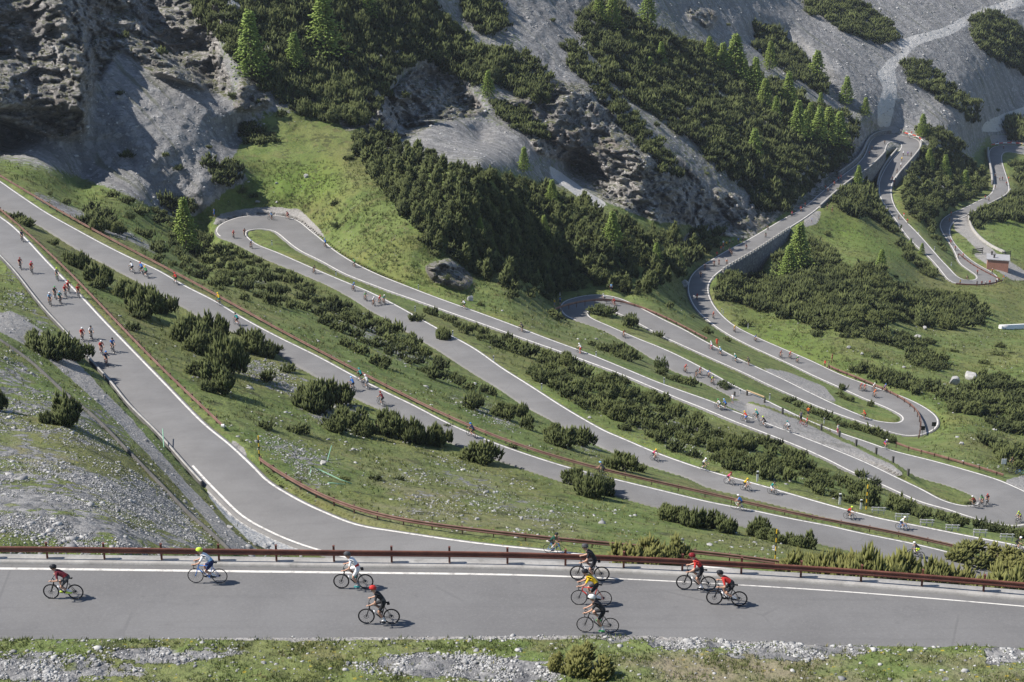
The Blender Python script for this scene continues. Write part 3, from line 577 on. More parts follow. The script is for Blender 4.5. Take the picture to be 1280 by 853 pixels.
# bank this side of the road
bx=np.arange(-31,31.01,.11); bd=np.r_[np.arange(-.6,9,.10),np.arange(9,34,.6)]
BX,BD=np.meshgrid(bx,bd); ef=np.interp(BX,FX,FY-WID*1.0)
BY=ef-BD
hb=np.interp(BX,[-31,-17.5,-15.5,-13,0,6,9,12,15,18,21,31],[.34,.32,.22,.02,.02,.03,.10,.38,.66,.90,1.05,1.4])
dd=np.clip(BD,0,None)
BZ=Z0+.0+hb*np.clip(dd/1.0,0,1)**1.3*(1-.0*dd)+dd*.13+.22*np.clip(dd-6,0,None)
Pn=np.c_[BX.ravel(),BY.ravel(),BX.ravel()*0]
nz_=(fbm(Pn*.55,4)*.16+fbm(Pn*2.6,3)*.075).reshape(BX.shape); BZ=BZ+nz_*np.clip(dd/.5,0,1)+np.where(BD<0,-.16,0)
bshape=BX.shape
def bank_z(x,y):
    e=np.interp(x,FX,FY-WID); d=e-y
    j=np.clip(np.searchsorted(bd,d)-1,0,len(bd)-2); i=np.clip(((np.asarray(x)+31)/.11).astype(int),0,len(bx)-2)
    return BZ[j,i]
bstony=np.clip(1.05-np.abs(dd-.35)/.9,0,1)*np.clip(1.1-np.abs(BX-11)/14,.25,1)
up_,vp_,_=proj(np.stack([BX,BY,BZ],-1).reshape(-1,3)); up_=up_.reshape(bshape); vp_=vp_.reshape(bshape)
def blob(u,v,ru,rv): return np.clip(1.25-((up_-u)/ru)**2-((vp_-v)/rv)**2,0,1)
bstony=np.clip(np.maximum.reduce([bstony*.75,blob(60,835,130,22),blob(200,818,110,12)*.9,blob(560,832,140,17),blob(640,840,90,18),blob(880,800,90,16)*.9,blob(1000,812,110,16)*.85,blob(1260,820,40,14)]),0,1)
bdry=np.clip(.15+np.maximum.reduce([blob(1000,835,300,24)*1.1,blob(1230,845,90,12)*.8]),0,1)
bank=link("roadside_bank",np_mesh("roadside_bank",np.stack([BX,BY,BZ],-1).reshape(-1,3),grid_faces(bshape[1],bshape[0]),True,
  {"scree":bstony*0,"rock":bstony*0,"gravel":np.clip(1.3-dd/.55,0,1)*.85*np.clip((BX+14)/3,0,1),"stony":bstony,"dry":bdry,"lush":bstony*0,"chute":bstony*0}),[M['ground']]); bank["kind"]='structure'

# ---------------------------------------------------------------- plants
def foliage_mat(name,a,b,c,trans=.25):
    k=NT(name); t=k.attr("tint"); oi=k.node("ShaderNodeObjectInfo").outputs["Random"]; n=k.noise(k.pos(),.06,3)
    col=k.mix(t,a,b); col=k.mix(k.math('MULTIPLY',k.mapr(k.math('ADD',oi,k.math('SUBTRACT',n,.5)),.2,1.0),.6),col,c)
    m=k.fin(col,.75); k.b.inputs["Specular IOR Level"].default_value=.15
    tr=k.node("ShaderNodeBsdfTranslucent"); k.inp(tr.inputs["Color"],col); mx=k.node("ShaderNodeMixShader"); mx.inputs[0].default_value=trans
    k.l.new(k.b.outputs[0],mx.inputs[1]); k.l.new(tr.outputs[0],mx.inputs[2]); k.l.new(mx.outputs[0],k.out.inputs[0]); return m
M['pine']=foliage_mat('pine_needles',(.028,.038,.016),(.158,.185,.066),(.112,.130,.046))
M['pine_pale']=foliage_mat('pale_pine_needles',(.050,.060,.020),(.245,.250,.085),(.200,.195,.065))
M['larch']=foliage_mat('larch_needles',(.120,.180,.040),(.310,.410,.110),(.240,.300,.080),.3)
M['leafy']=foliage_mat('shrub_leaves',(.060,.085,.030),(.140,.170,.070),(.110,.125,.060),.3)
M['bark']=plain('bark',(.115,.095,.075),.9,.3,20)
def spindles(P,D,Ln,R,tint,sides=4):
    """needle brushes: double cones along D"""
    n=len(P); D=D/np.linalg.norm(D,axis=1)[:,None]; ref=np.where(np.abs(D[:,2:3])>.9,[[1.,0,0]],[[0,0,1.]]); X=np.cross(D,ref); X/=np.linalg.norm(X,axis=1)[:,None]; Y=np.cross(D,X)
    k=sides+2; V=np.empty((n,k,3)); V[:,0]=P; V[:,1]=P+D*Ln[:,None]; ph=rng.uniform(0,6.28,n)
    for s in range(sides):
        a=ph+2*math.pi*s/sides; V[:,2+s]=P+D*(Ln*rng.uniform(.3,.5,n))[:,None]+(X*np.cos(a)[:,None]+Y*np.sin(a)[:,None])*(R*rng.uniform(.7,1.3,n))[:,None]
    f=[]
    for s in range(sides): f+=[(0,2+(s+1)%sides,2+s),(1,2+s,2+(s+1)%sides)]
    F=(np.arange(n)[:,None,None]*k+np.array(f)[None]).reshape(-1,3)
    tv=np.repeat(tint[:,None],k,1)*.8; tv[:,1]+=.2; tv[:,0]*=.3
    return V.reshape(-1,3),F,tv.ravel()
def pine_arrays(seed,nsh,tall=1.0,sides=4,big=1.0):
    """mountain pine thicket about 2 wide, ~1.5*tall high"""
    g=np.random.default_rng(seed); nl=g.integers(10,17) if tall<1.4 else g.integers(3,5)
    c=g.uniform(-.74,.74,(nl,2)) if tall<1.4 else g.uniform(-.4,.4,(nl,2)); rr=g.uniform(.16,.34,nl); hh=g.uniform(.45,1.35,nl)*(1-.35*np.hypot(c[:,0],c[:,1]))*tall*1.15
    li=g.integers(0,nl,nsh); th=g.uniform(0,2*math.pi,nsh); w=g.uniform(0,1,nsh)**.75; ph=np.arccos(np.clip(1-w*1.05,-1,1)); fill=g.uniform(.55,1.0,nsh)**.6
    dx=np.sin(ph)*np.cos(th); dy=np.sin(ph)*np.sin(th); dz=np.cos(ph)
    taper=1-.45*np.clip(dz,0,1)*(tall>1.4)
    P=np.c_[c[li,0]+rr[li]*dx*fill*taper*1.1,c[li,1]+rr[li]*dy*fill*taper*1.1,np.maximum(.02,hh[li]*(.42+.50*dz*fill))]
    low=g.uniform(0,1,nsh)<.22; P[low,2]*=g.uniform(.05,.6,low.sum())
    D=np.c_[dx*.5,dy*.5,.75+.5*np.abs(dz)]+g.normal(0,.16,(nsh,3))
    Ln=g.uniform(.14,.42,nsh)*big; R=g.uniform(.035,.075,nsh)*big
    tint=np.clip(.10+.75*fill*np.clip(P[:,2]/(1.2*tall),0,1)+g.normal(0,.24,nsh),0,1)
    global rng; keep=rng; rng=g; out=spindles(P,D,Ln,R,tint,sides); rng=keep; return out
def stems_mesh(seed,n=7,h=.8):
    g=random.Random(seed); b=MB()
    for _ in range(n):
        a=g.uniform(0,6.28); r=g.uniform(.2,.65); e=Vector((r*math.cos(a),r*math.sin(a),h*g.uniform(.5,1)))
        b.tube([(0.1*math.cos(a),.1*math.sin(a),-.15),(e.x*.55,e.y*.55,h*.25),e],[.04,.03,.012],5)
    return b.mesh("stems",True)
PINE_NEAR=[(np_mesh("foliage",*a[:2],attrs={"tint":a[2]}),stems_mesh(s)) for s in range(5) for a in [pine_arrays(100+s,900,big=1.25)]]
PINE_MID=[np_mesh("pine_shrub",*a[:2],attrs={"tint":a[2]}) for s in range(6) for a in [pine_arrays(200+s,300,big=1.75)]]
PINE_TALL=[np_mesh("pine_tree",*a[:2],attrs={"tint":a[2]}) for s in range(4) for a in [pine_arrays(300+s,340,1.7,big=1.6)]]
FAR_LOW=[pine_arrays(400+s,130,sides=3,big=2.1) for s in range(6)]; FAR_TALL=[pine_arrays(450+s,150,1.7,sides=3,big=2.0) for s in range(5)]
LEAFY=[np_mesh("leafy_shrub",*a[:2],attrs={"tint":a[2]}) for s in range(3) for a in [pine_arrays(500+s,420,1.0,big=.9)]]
for me,st in PINE_NEAR: me.materials.append(M['pine']); st.materials.append(M['bark'])
for me in PINE_MID+PINE_TALL: me.materials.append(M['pine'])
for me in LEAFY: me.materials.append(M['leafy'])
def larch_meshes(seed):
    g=np.random.default_rng(seed); n=1050; z=g.uniform(.06,1,n)**.85; z=np.sort(z); whorl=np.round(z*19)/19+g.normal(0,.007,n)
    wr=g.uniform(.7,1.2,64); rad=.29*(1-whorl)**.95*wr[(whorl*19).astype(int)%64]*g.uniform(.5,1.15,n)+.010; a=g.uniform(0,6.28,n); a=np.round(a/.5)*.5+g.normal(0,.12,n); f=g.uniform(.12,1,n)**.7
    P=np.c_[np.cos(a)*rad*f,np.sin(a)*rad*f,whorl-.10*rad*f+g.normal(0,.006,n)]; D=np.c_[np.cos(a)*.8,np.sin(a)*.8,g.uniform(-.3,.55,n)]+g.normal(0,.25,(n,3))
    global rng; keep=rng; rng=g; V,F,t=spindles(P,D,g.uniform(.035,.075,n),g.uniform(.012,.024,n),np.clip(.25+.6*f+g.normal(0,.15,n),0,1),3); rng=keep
    b=MB(); b.tube([(0,0,-.03),(0,0,.45),(.004,0,.97)],[.016,.010,.002],6)
    for k in range(22):
        zz=.1+.8*k/22; aa=k*2.4; r=.2*(1-zz)**.8; b.tube([(0,0,zz),(r*math.cos(aa),r*math.sin(aa),zz-.02)],[.004,.0015],4,caps=False)
    return np_mesh("crown",V,F,attrs={"tint":t}),b.mesh("trunk",True)
LARCH=[larch_meshes(600+s) for s in range(4)]
for c,t in LARCH: c.materials.append(M['larch']); t.materials.append(M['bark'])

blurCUT=blur_map(CUT,5)
def on_road(u,v):
    i=int((u-US[0])/2); j=int((v-VS[0])/2); return blurCUT[np.clip(j,0,NV-1),np.clip(i,0,NU-1)]>.12
def inside(p,poly):
    c=False; n=len(poly)
    for i in range(n):
        x1,y1=poly[i]; x2,y2=poly[(i+1)%n]
        if (y1>p[1])!=(y2>p[1]) and p[0]<(x2-x1)*(p[1]-y1)/(y2-y1)+x1: c=not c
    return c
# thickets: outline, width range in metres, height/width, density, kind, where it stands
THICK=[
 ([(190,303),(215,298),(250,290),(300,305),(345,328),(390,350),(400,365),(470,393),(515,418),(545,440),(560,465),(600,478),(634,490),(620,497),(570,482),(540,472),(500,447),(440,427),(420,407),(360,387),(310,367),(262,352),(222,347),(195,325)],(1.4,3.3),.68,.42,'low','in the long thicket between the third and fourth roads'),
 ([(110,262),(140,262),(145,285),(110,282)],(2.4,3.4),.7,1.0,'low','on the grass strip under the left scree'),
 ([(507,400),(530,405),(530,428),(507,428)],(2.2,3.0),.7,1.0,'low','in the long thicket between the third and fourth roads'),
 ([(528,373),(550,376),(600,393),(650,413),(674,430),(668,442),(640,441),(600,427),(560,407),(530,392)],(1.4,3.1),.72,.46,'low','in the upper thicket between the fourth and fifth roads'),
 ([(672,440),(700,431),(740,452),(790,463),(800,478),(830,498),(880,528),(900,543),(960,543),(1000,558),(1012,580),(1060,598),(1087,622),(1080,642),(1040,640),(1000,622),(960,600),(900,592),(870,577),(850,562),(820,552),(780,537),(740,522),(690,492),(672,467)],(1.4,3.2),.78,.48,'low','in the lower thicket between the fourth and fifth roads'),
 ([(690,386),(718,392),(722,402),(690,400)],(2.0,2.8),.6,1.0,'low','just inside the bend of the railed hairpin'),
 ([(738,428),(775,430),(800,438),(810,445),(780,455),(740,440)],(1.8,3.0),.55,1.0,'low','on the grass between the fifth and sixth roads'),
 ([(828,452),(870,476),(890,485),(884,492),(850,488),(826,470)],(1.6,2.6),.6,.9,'low','on the grass between the fifth and sixth roads'),
 ([(865,435),(895,440),(900,462),(865,452)],(2.2,3.2),.75,1.0,'low','on the strip between the sixth and seventh roads'),
 ([(918,465),(945,470),(972,486),(962,492),(920,474)],(1.6,2.4),.6,1.0,'low','on the strip between the sixth and seventh roads'),
 ([(980,490),(1012,500),(1030,508),(1072,525),(1100,540),(1118,548),(1110,560),(1075,548),(1020,524),(985,508)],(1.6,2.6),.6,.85,'low','on the strip between the sixth and seventh roads'),
 ([(1045,462),(1080,455),(1102,461),(1147,474),(1150,488),(1120,492),(1085,477)],(2.4,3.8),.7,1.0,'low','behind the red rail of the right hairpin'),
 ([(1050,485),(1078,492),(1072,502),(1048,494)],(1.4,2.2),.6,1.0,'low','on the grass island of the right hairpin'),
 ([(1140,435),(1160,440),(1185,452),(1182,462),(1150,456),(1136,448)],(2.0,3.0),.6,1.0,'low','on the open meadow above the right hairpin'),
 ([(1165,482),(1200,488),(1232,465),(1285,480),(1290,542),(1255,540),(1230,522),(1190,510)],(2.4,4.0),.6,.8,'low','among the boulders on the right meadow'),
 ([(1228,545),(1290,560),(1290,588),(1250,570)],(2.4,4.0),.6,1.0,'low','in the gully at the right edge'),
 ([(895,338),(930,330),(960,346),(985,312),(1010,300),(1040,312),(1060,335),(1100,330),(1112,350),(1150,360),(1200,366),(1232,386),(1226,406),(1180,406),(1140,402),(1080,402),(1050,412),(1000,397),(960,387),(920,377),(893,365)],(2.2,5.0),.74,1.0,'low','in the dark thicket below the bridge'),
 ([(1000,385),(1060,398),(1130,418),(1172,430),(1150,437),(1080,422),(1000,402)],(2.2,3.6),.6,.6,'low','on the meadow below the dark thicket'),
 ([(1120,200),(1150,186),(1165,180),(1200,190),(1226,210),(1241,236),(1226,250),(1190,262),(1176,270),(1170,286),(1150,276),(1130,262),(1118,245),(1116,225)],(3.4,5.6),.85,1.3,'tall','in the wood between the two far ramps'),
 ([(1040,250),(1075,217),(1096,243),(1112,268),(1128,294),(1115,287),(1090,272),(1060,264)],(3.0,5.0),.8,1.2,'low','under the far retaining wall'),
 ([(1120,292),(1150,325),(1176,346),(1166,348),(1130,318)],(2.6,4.0),.8,1.0,'low','along the lower edge of the far ramp'),
 ([(1146,280),(1168,290),(1190,322),(1204,338),(1190,328),(1166,306)],(2.4,3.8),.7,1.0,'low','on the strip between the far ramps'),
 ([(1262,205),(1290,205),(1290,275),(1240,272),(1222,282),(1214,268),(1258,252)],(3.4,5.4),.8,1.2,'low','beside the wall of the farthest ramp'),
 ([(1255,145),(1290,150),(1290,182),(1262,176)],(3.4,5.4),.8,1.2,'low','above the farthest bend'),
 ([(1213,20),(1245,13),(1290,45),(1290,98),(1240,72),(1215,47)],(3.6,6.0),.7,1.3,'low','in the top right thicket'),
 ([(1128,75),(1160,75),(1186,105),(1226,130),(1216,156),(1170,121),(1140,106)],(3.4,5.6),.65,.9,'low','in the thicket beside the gravel chute'),
 ([(1148,160),(1175,160),(1205,180),(1200,190),(1160,178)],(3.4,5.0),.7,1.0,'low','above the wood between the two far ramps'),
 ([(1010,-5),(1060,-10),(1100,18),(1127,45),(1106,57),(1070,47),(1040,30),(1010,14)],(3.4,5.6),.65,1.1,'low','on the scree left of the gravel chute'),
 ([(938,28),(975,38),(1002,70),(1032,102),(1026,118),(990,97),(950,65)],(3.4,5.6),.75,1.2,'low','in the dark hollow behind the larches'),
 ([(1000,125),(1060,140),(1075,155),(1062,172),(1040,150)],(3.0,5.0),.6,.6,'low','on the rocks above the top hairpin'),
 ([(733,8),(770,-5),(800,28),(850,48),(900,58),(940,85),(1000,115),(1042,150),(1066,185),(1050,207),(1010,236),(985,263),(950,262),(925,232),(890,202),(860,172),(830,152),(790,122),(760,92),(735,62),(720,30)],(2.2,5.4),.72,1.05,'low','on the wooded ridge left of the bridge road'),
 ([(698,48),(715,52),(748,90),(792,140),(835,190),(860,228),(830,217),(790,172),(748,122),(714,82)],(3.0,4.6),.65,.9,'low','in the strip along the pale scree'),
 ([(238,-8),(530,-12),(562,28),(602,60),(662,68),(692,105),(672,127),(640,112),(600,101),(560,88),(520,73),(488,95),(480,130),(452,152),(420,147),(380,142),(330,112),(292,62),(250,30)],(2.2,5.4),.75,.95,'low','on the steep wooded slope at the top'),
 ([(568,-10),(622,-10),(632,30),(600,42)],(3.0,5.0),.7,1.2,'low','on the steep wooded slope at the top'),
 ([(606,122),(640,128),(690,168),(680,176),(640,160)],(2.6,4.2),.65,.9,'low','along the edge of the middle cliff'),
 ([(440,163),(470,158),(520,178),(560,203),(620,213),(680,233),(740,253),(800,283),(860,298),(884,310),(862,332),(832,352),(790,372),(740,362),(700,367),(650,352),(600,347),(570,322),(540,302),(510,267),(480,237),(452,200)],(2.2,4.4),1.05,1.0,'tall','in the pine wood behind the railed hairpin'),
 ([(840,300),(880,312),(872,335),(850,345),(838,330)],(2.6,4.2),.8,.9,'low','in the ravine left of the bridge road'),
 ([(860,286),(902,288),(895,312),(870,306)],(2.6,4.2),.7,.8,'low','in the ravine left of the bridge road'),
 ([(136,240),(200,262),(240,285),(225,290),(180,270)],(2.2,3.6),.5,.55,'low','on the grass strip under the left scree'),
 ([(205,250),(232,245),(244,262),(220,272)],(2.6,4.0),.6,.8,'low','at the foot of the left scree'),
 ([(262,205),(290,200),(300,225),(275,232)],(2.6,4.2),.65,.9,'low','at the foot of the left scree'),
 ([(298,150),(335,160),(345,180),(310,180)],(2.4,3.6),.5,.7,'low','at the head of the upper left meadow'),
 ([(829,640),(860,620),(895,628),(942,648),(945,660),(892,656),(842,648)],(1.8,2.8),.75,1.0,'low','in the row above the yellow snow pole'),
 ([(945,655),(985,660),(1030,664),(1075,672),(1072,684),(1000,676),(945,668)],(1.6,2.6),.75,1.0,'low','in the row above the yellow snow pole'),
 ([(1112,625),(1150,635),(1200,652),(1200,662),(1150,655),(1110,640)],(1.6,2.6),.7,1.0,'low','behind the white railing sections'),
 ([(1225,655),(1262,650),(1290,668),(1288,676),(1230,670)],(1.8,2.8),.75,1.0,'low','behind the white railing sections'),
 ([(1070,590),(1082,585),(1104,606),(1098,618),(1072,600)],(1.4,2.2),.7,.9,'low','beside the upper snow pole'),
 ([(515,255),(545,300),(560,318),(548,322),(525,290)],(2.0,3.2),.5,.6,'low','on the edge of the upper left meadow'),
 ([(480,75),(520,60),(540,70),(520,80)],(2.6,4.0),.6,.8,'low','on the steep wooded slope at the top'),
 ([(630,350),(700,372),(690,380),(640,366)],(2.2,3.6),.5,.7,'low','in the pine wood behind the railed hairpin'),
]
# single shrubs: foot of the shrub, width and height on the frame
SINGLE=[(65,446,62,42),(95,450,42,30),(48,432,34,26),(79,531,52,42),(-4,513,26,32),(33,282,36,16),(20,276,20,12),(98,335,30,30),(124,357,36,32),(155,372,32,26),(178,396,62,50),(205,392,36,30),(240,430,58,44),(266,424,46,38),(287,467,52,52),(255,444,44,34),(316,440,48,36),(335,446,32,28),(272,490,46,38),(250,470,36,24),(335,477,24,20),(392,513,54,40),(413,534,22,20),(333,536,22,13),(374,542,26,16),(402,512,56,48),(424,506,34,34),(442,534,48,34),(420,540,30,22),(456,545,30,22),(484,545,48,40),(510,552,38,38),(530,556,34,34),(548,556,36,32),(601,578,48,30),(736,620,44,38),(756,617,34,26),(715,603,30,22),
 (475,458,30,17),(590,512,24,22),(597,508,18,24),(632,524,36,26),(648,520,28,22),(700,558,40,28),(724,556,36,26),(660,537,20,20),(692,545,28,20),(775,588,42,30),(800,590,20,14),(520,402,22,12),(556,424,26,20),(82,255,13,8),(62,244,9,6),(105,279,22,13),(183,298,24,15),(150,292,20,10),(215,300,12,12),
 (756,395,28,15),(742,392,12,10),(788,410,20,20),(823,421,14,9),(985,503,20,9),(1088,508,9,9),(1053,488,12,10),(1247,444,18,7),(1230,455,14,7),(1192,440,12,6),(1110,430,10,6),(930,408,16,10),(1020,420,18,8),(1095,448,12,6),(640,372,18,12),(690,360,14,10),(600,382,10,6),
 (1076,597,16,12),(1092,608,18,14),(1120,632,26,18),(1140,642,18,13),(640,560,14,8),(500,600,12,7),(560,535,12,8),(350,610,10,6),(430,600,14,7),(470,600,16,9),(345,440,16,12),(360,465,18,14),(300,420,16,12),
 (805,708,66,40),(838,706,50,34),(780,706,38,24),(1008,730,60,40),(1036,737,64,54),(1062,740,64,56),(1090,744,70,62),(1120,744,66,54),(1148,746,64,52),(1178,748,66,48),(1206,752,62,46),(1234,756,64,48),(1262,760,66,48),(1295,766,66,48),(985,722,40,26),(1215,702,60,22),(1255,708,60,22),(1285,718,50,22)]
LEAFY_AT=[(640,560,0,0)]
cand=[]   # u,v,t,w_m,h_m,kind,where
def near_where(u,v):
    if v>735: return 'just behind the nearest guardrail at lower right' if u>950 else 'just behind the nearest guardrail'
    if u>760 and v>700: return 'just behind the nearest guardrail'
    if u<110 and v>400: return 'on the stony slope left of the second road'
    if u>1050 and v>580 and v<660: return 'beside the upper snow pole'
    if v<310 and u<240: return 'on the grass strip under the left scree'
    if u<560 and v>=v_line(u): return 'on the slope between the second and third roads'
    if v>575 : return 'on the knoll above the lower guardrail' if u<790 and v>565 and u>560 else 'on the slope between the second and third roads'
    if u>900: return 'on the meadow near the right hairpin'
    return 'on the open grass between the middle roads'
def v_line(u): return np.interp(u,[c[0] for c in B_N],[c[1] for c in B_N])-4
for (u,v,w,h) in SINGLE:
    t=float(t_px(u,v)); e=math.asin(max(.05,-ray(u,v)[2]/np.linalg.norm(ray(u,v)))); q9=.9 if v<700 else 1.0; cand.append((u,v,t,q9*w*t/FPX,q9*h*t/FPX/math.cos(e)*.93,'low',near_where(u,v)))
for poly,(wa,wb),ar,dens,kind,where in THICK:
    us=[p[0] for p in poly]; vs=[p[1] for p in poly]; got=[]
    area=abs(sum(poly[i][0]*poly[(i+1)%len(poly)][1]-poly[(i+1)%len(poly)][0]*poly[i][1] for i in range(len(poly))))/2
    for _ in range(int(area*.9)+260):
        u=rng.uniform(min(us),max(us)); c=rng.uniform(min(vs),max(vs))
        if not inside((u,c),poly): continue
        t=float(t_px(u,c)); w=rng.uniform(wa,wb); wp=w*FPX/t; hp=w*ar*FPX/t*.92*rng.uniform(.8,1.2)
        if not(inside((u,c-.30*hp),poly) and inside((u,c+.25*hp),poly)) and rng.uniform()<.8: continue
        v=c+.42*hp
        if on_road(u,v) or on_road(u-.3*wp,v) or on_road(u+.3*wp,v): continue
        k=.60/math.sqrt(dens)
        if any(((u-g[0])/(k*(wp+g[2])*.5))**2+((v-g[1])/(k*(wp+g[2])*.5*.52))**2<1 for g in got): continue
        got.append((u,v,wp)); t=float(t_px(u,v)); cand.append((u,v,t,w,hp/FPX*t/.92,kind,where))
# lone shrubs strewn over scree and meadow
for _ in range(900):
    u=rng.uniform(-60,1340); v=rng.uniform(-20,470); j,i=int((v-VS[0])/2),int((u-US[0])/2)
    if on_road(u,v) or GRAVEL[j,i]>.1 or CHUTE[j,i]>.1 or LUSH[j,i]>.3: continue
    nz=perlin(np.array([[u*.02,v*.03,3.3]]))[0]
    if nz<.12 or rng.uniform()<.55: continue
    t=float(T[j,i]); w=rng.uniform(1.2,2.8); cand.append((u,v,t,w,w*.6,'low','scattered on rock and scree' if (ROCK[j,i]+SCREE[j,i])>.4 else 'scattered over the high meadow'))
shown=[(c[3]*c[4]/c[2]**2*(1 if -10<c[0]<1290 and -5<c[1]<855 else 0),k) for k,c in enumerate(cand)]; order=[k for s,k in sorted(shown,reverse=True) if s>0]
chosen=set(order[:300]); print("shrubs",len(cand))
ORD=["first","second","third","fourth","fifth","sixth","seventh","eighth","ninth","tenth","eleventh","twelfth","thirteenth","fourteenth","fifteenth"]
bywhere={}
for k in chosen: bywhere.setdefault((cand[k][6],cand[k][5]),[]).append(k)
nm_ord={}
for w,ks in bywhere.items():
    ks.sort(key=lambda k:cand[k][0])
    for r_,k in enumerate(ks): nm_ord[k]=(r_,len(ks))
rest=[]
for k,(u,v,t,w,h,kind,where) in enumerate(cand):
    p=unproj(u,v,t); rz=rng.uniform(0,6.28); s=(w/2*rng.uniform(.95,1.1),w/2*rng.uniform(.9,1.1),h/(1.25 if kind=='low' else 2.05))
    if k in chosen:
        r_,n_=nm_ord[k]; what='dark pine shrub' if kind=='low' else 'upright dark pine tree'
        lab=what+' '+where
        if n_==1: pass
        elif n_<=15: lab+=', '+ORD[r_]+' from left' if 0<r_<n_-1 else (', leftmost' if r_==0 else ', rightmost')
        wp=w*FPX/t
        if wp>22 and kind=='low':
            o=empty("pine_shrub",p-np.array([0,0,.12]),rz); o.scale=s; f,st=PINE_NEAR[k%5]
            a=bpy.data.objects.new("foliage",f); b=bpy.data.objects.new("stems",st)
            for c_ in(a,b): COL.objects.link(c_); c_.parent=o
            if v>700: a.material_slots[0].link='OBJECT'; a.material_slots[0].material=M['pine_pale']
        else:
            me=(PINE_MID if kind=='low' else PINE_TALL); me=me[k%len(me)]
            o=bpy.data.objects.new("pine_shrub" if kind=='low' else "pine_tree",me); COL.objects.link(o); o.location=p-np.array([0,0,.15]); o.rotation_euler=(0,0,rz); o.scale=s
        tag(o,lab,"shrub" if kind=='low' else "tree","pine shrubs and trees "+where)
    else: rest.append((p,s,rz,kind))
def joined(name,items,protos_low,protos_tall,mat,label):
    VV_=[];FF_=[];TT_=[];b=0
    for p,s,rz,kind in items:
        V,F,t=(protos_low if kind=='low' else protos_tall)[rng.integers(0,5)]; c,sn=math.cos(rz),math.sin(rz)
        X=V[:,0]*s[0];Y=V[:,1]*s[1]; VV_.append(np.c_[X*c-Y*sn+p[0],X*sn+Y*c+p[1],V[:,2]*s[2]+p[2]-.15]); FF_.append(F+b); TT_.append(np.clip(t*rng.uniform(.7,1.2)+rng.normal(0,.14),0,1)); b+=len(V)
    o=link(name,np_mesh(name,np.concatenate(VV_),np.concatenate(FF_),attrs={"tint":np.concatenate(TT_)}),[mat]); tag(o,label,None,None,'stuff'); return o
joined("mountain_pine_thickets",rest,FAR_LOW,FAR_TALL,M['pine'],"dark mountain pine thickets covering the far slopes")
# larches and other single trees: foot, height on the frame
LARCHES=[(233,312,62,'tall green larch standing alone above the third road near the left hairpin'),(315,100,80,'bright larch on the steep wooded slope, leftmost of the two tall ones'),(406,74,78,'bright larch on the steep wooded slope, tallest one at the top edge'),(369,90,46,'small larch on the steep wooded slope between the two tall ones'),(610,122,32,'small pale larch beside the bare gully in the middle cliff'),(460,25,40,'dim larch at the top edge of the steep wooded slope'),
 (765,38,44,'larch at the top left of the wooded ridge'),(748,30,36,'larch at the top left of the wooded ridge, the leftmost'),(809,34,42,'larch at the top edge of the wooded ridge beside bare scree'),(826,82,28,None),(812,92,20,None),(918,99,52,None),(886,78,30,None),(962,88,34,None),(943,117,42,None),(955,137,36,None),(984,137,44,None),(969,154,32,None),(996,175,46,None),(1006,174,34,None),(1022,182,46,None),(1034,183,46,None),(1047,184,42,None),(942,199,36,None),(1057,132,34,None),(1025,137,20,None),(1081,145,22,None),(1020,104,38,None),(930,110,34,None),(903,90,34,None),(1012,160,30,None),(1152,172,28,'small larch right of the top hairpin'),(1072,236,28,'small bright larch in front of the far retaining wall'),(997,340,58,'tall bright larch standing below the bridge parapet'),(985,348,40,'smaller larch beside the tall one below the bridge'),(1101,336,24,'small larch on the meadow crest'),(765,312,46,'larch standing up out of the pine wood'),(764,300,30,'thin larch behind another in the pine wood'),(848,336,24,'small larch in the ravine left of the bridge road'),(1152,318,14,'tiny larch by the lower edge of the far ramp'),(1138,310,12,'tiny larch on the far ramp verge'),(655,215,30,None),(690,256,30,None),(1180,225,30,None),(1160,215,28,None),(1205,240,26,None),(680,300,30,None),(820,330,26,None),(600,300,28,None)]
ll=[]
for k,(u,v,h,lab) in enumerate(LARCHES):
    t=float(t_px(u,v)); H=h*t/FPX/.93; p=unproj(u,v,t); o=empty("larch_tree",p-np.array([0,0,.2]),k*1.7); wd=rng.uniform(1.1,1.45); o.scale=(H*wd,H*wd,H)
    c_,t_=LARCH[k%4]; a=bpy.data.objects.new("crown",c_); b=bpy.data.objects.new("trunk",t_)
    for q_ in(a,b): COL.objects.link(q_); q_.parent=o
    zone_='pale green larch among the dark pines of the wooded ridge' if 800<u<1100 and v<200 else ('pale conifer in the wood between the two far ramps' if u>1100 else 'pale conifer rising from the pine wood behind the railed hairpin')
    tag(o,lab or zone_,"larch tree" if lab or 800<u<1100 else "tree","larches on the wooded ridge" if (800<u<1100 and v<200) else ("conifers "+("between the far ramps" if u>1100 else "in the pine wood") if not lab else "single larches")); ll.append((o,lab or zone_,u))
_by={}
for o,l,u in ll: _by.setdefault(l,[]).append((u,o))
for l,q_ in _by.items():
    if 1<len(q_)<=15:
        q_.sort(key=lambda x:x[0])
        for i,(u,o) in enumerate(q_): o["label"]=l+', '+('leftmost' if i==0 else 'rightmost' if i==len(q_)-1 else ORD[i]+' from the left')
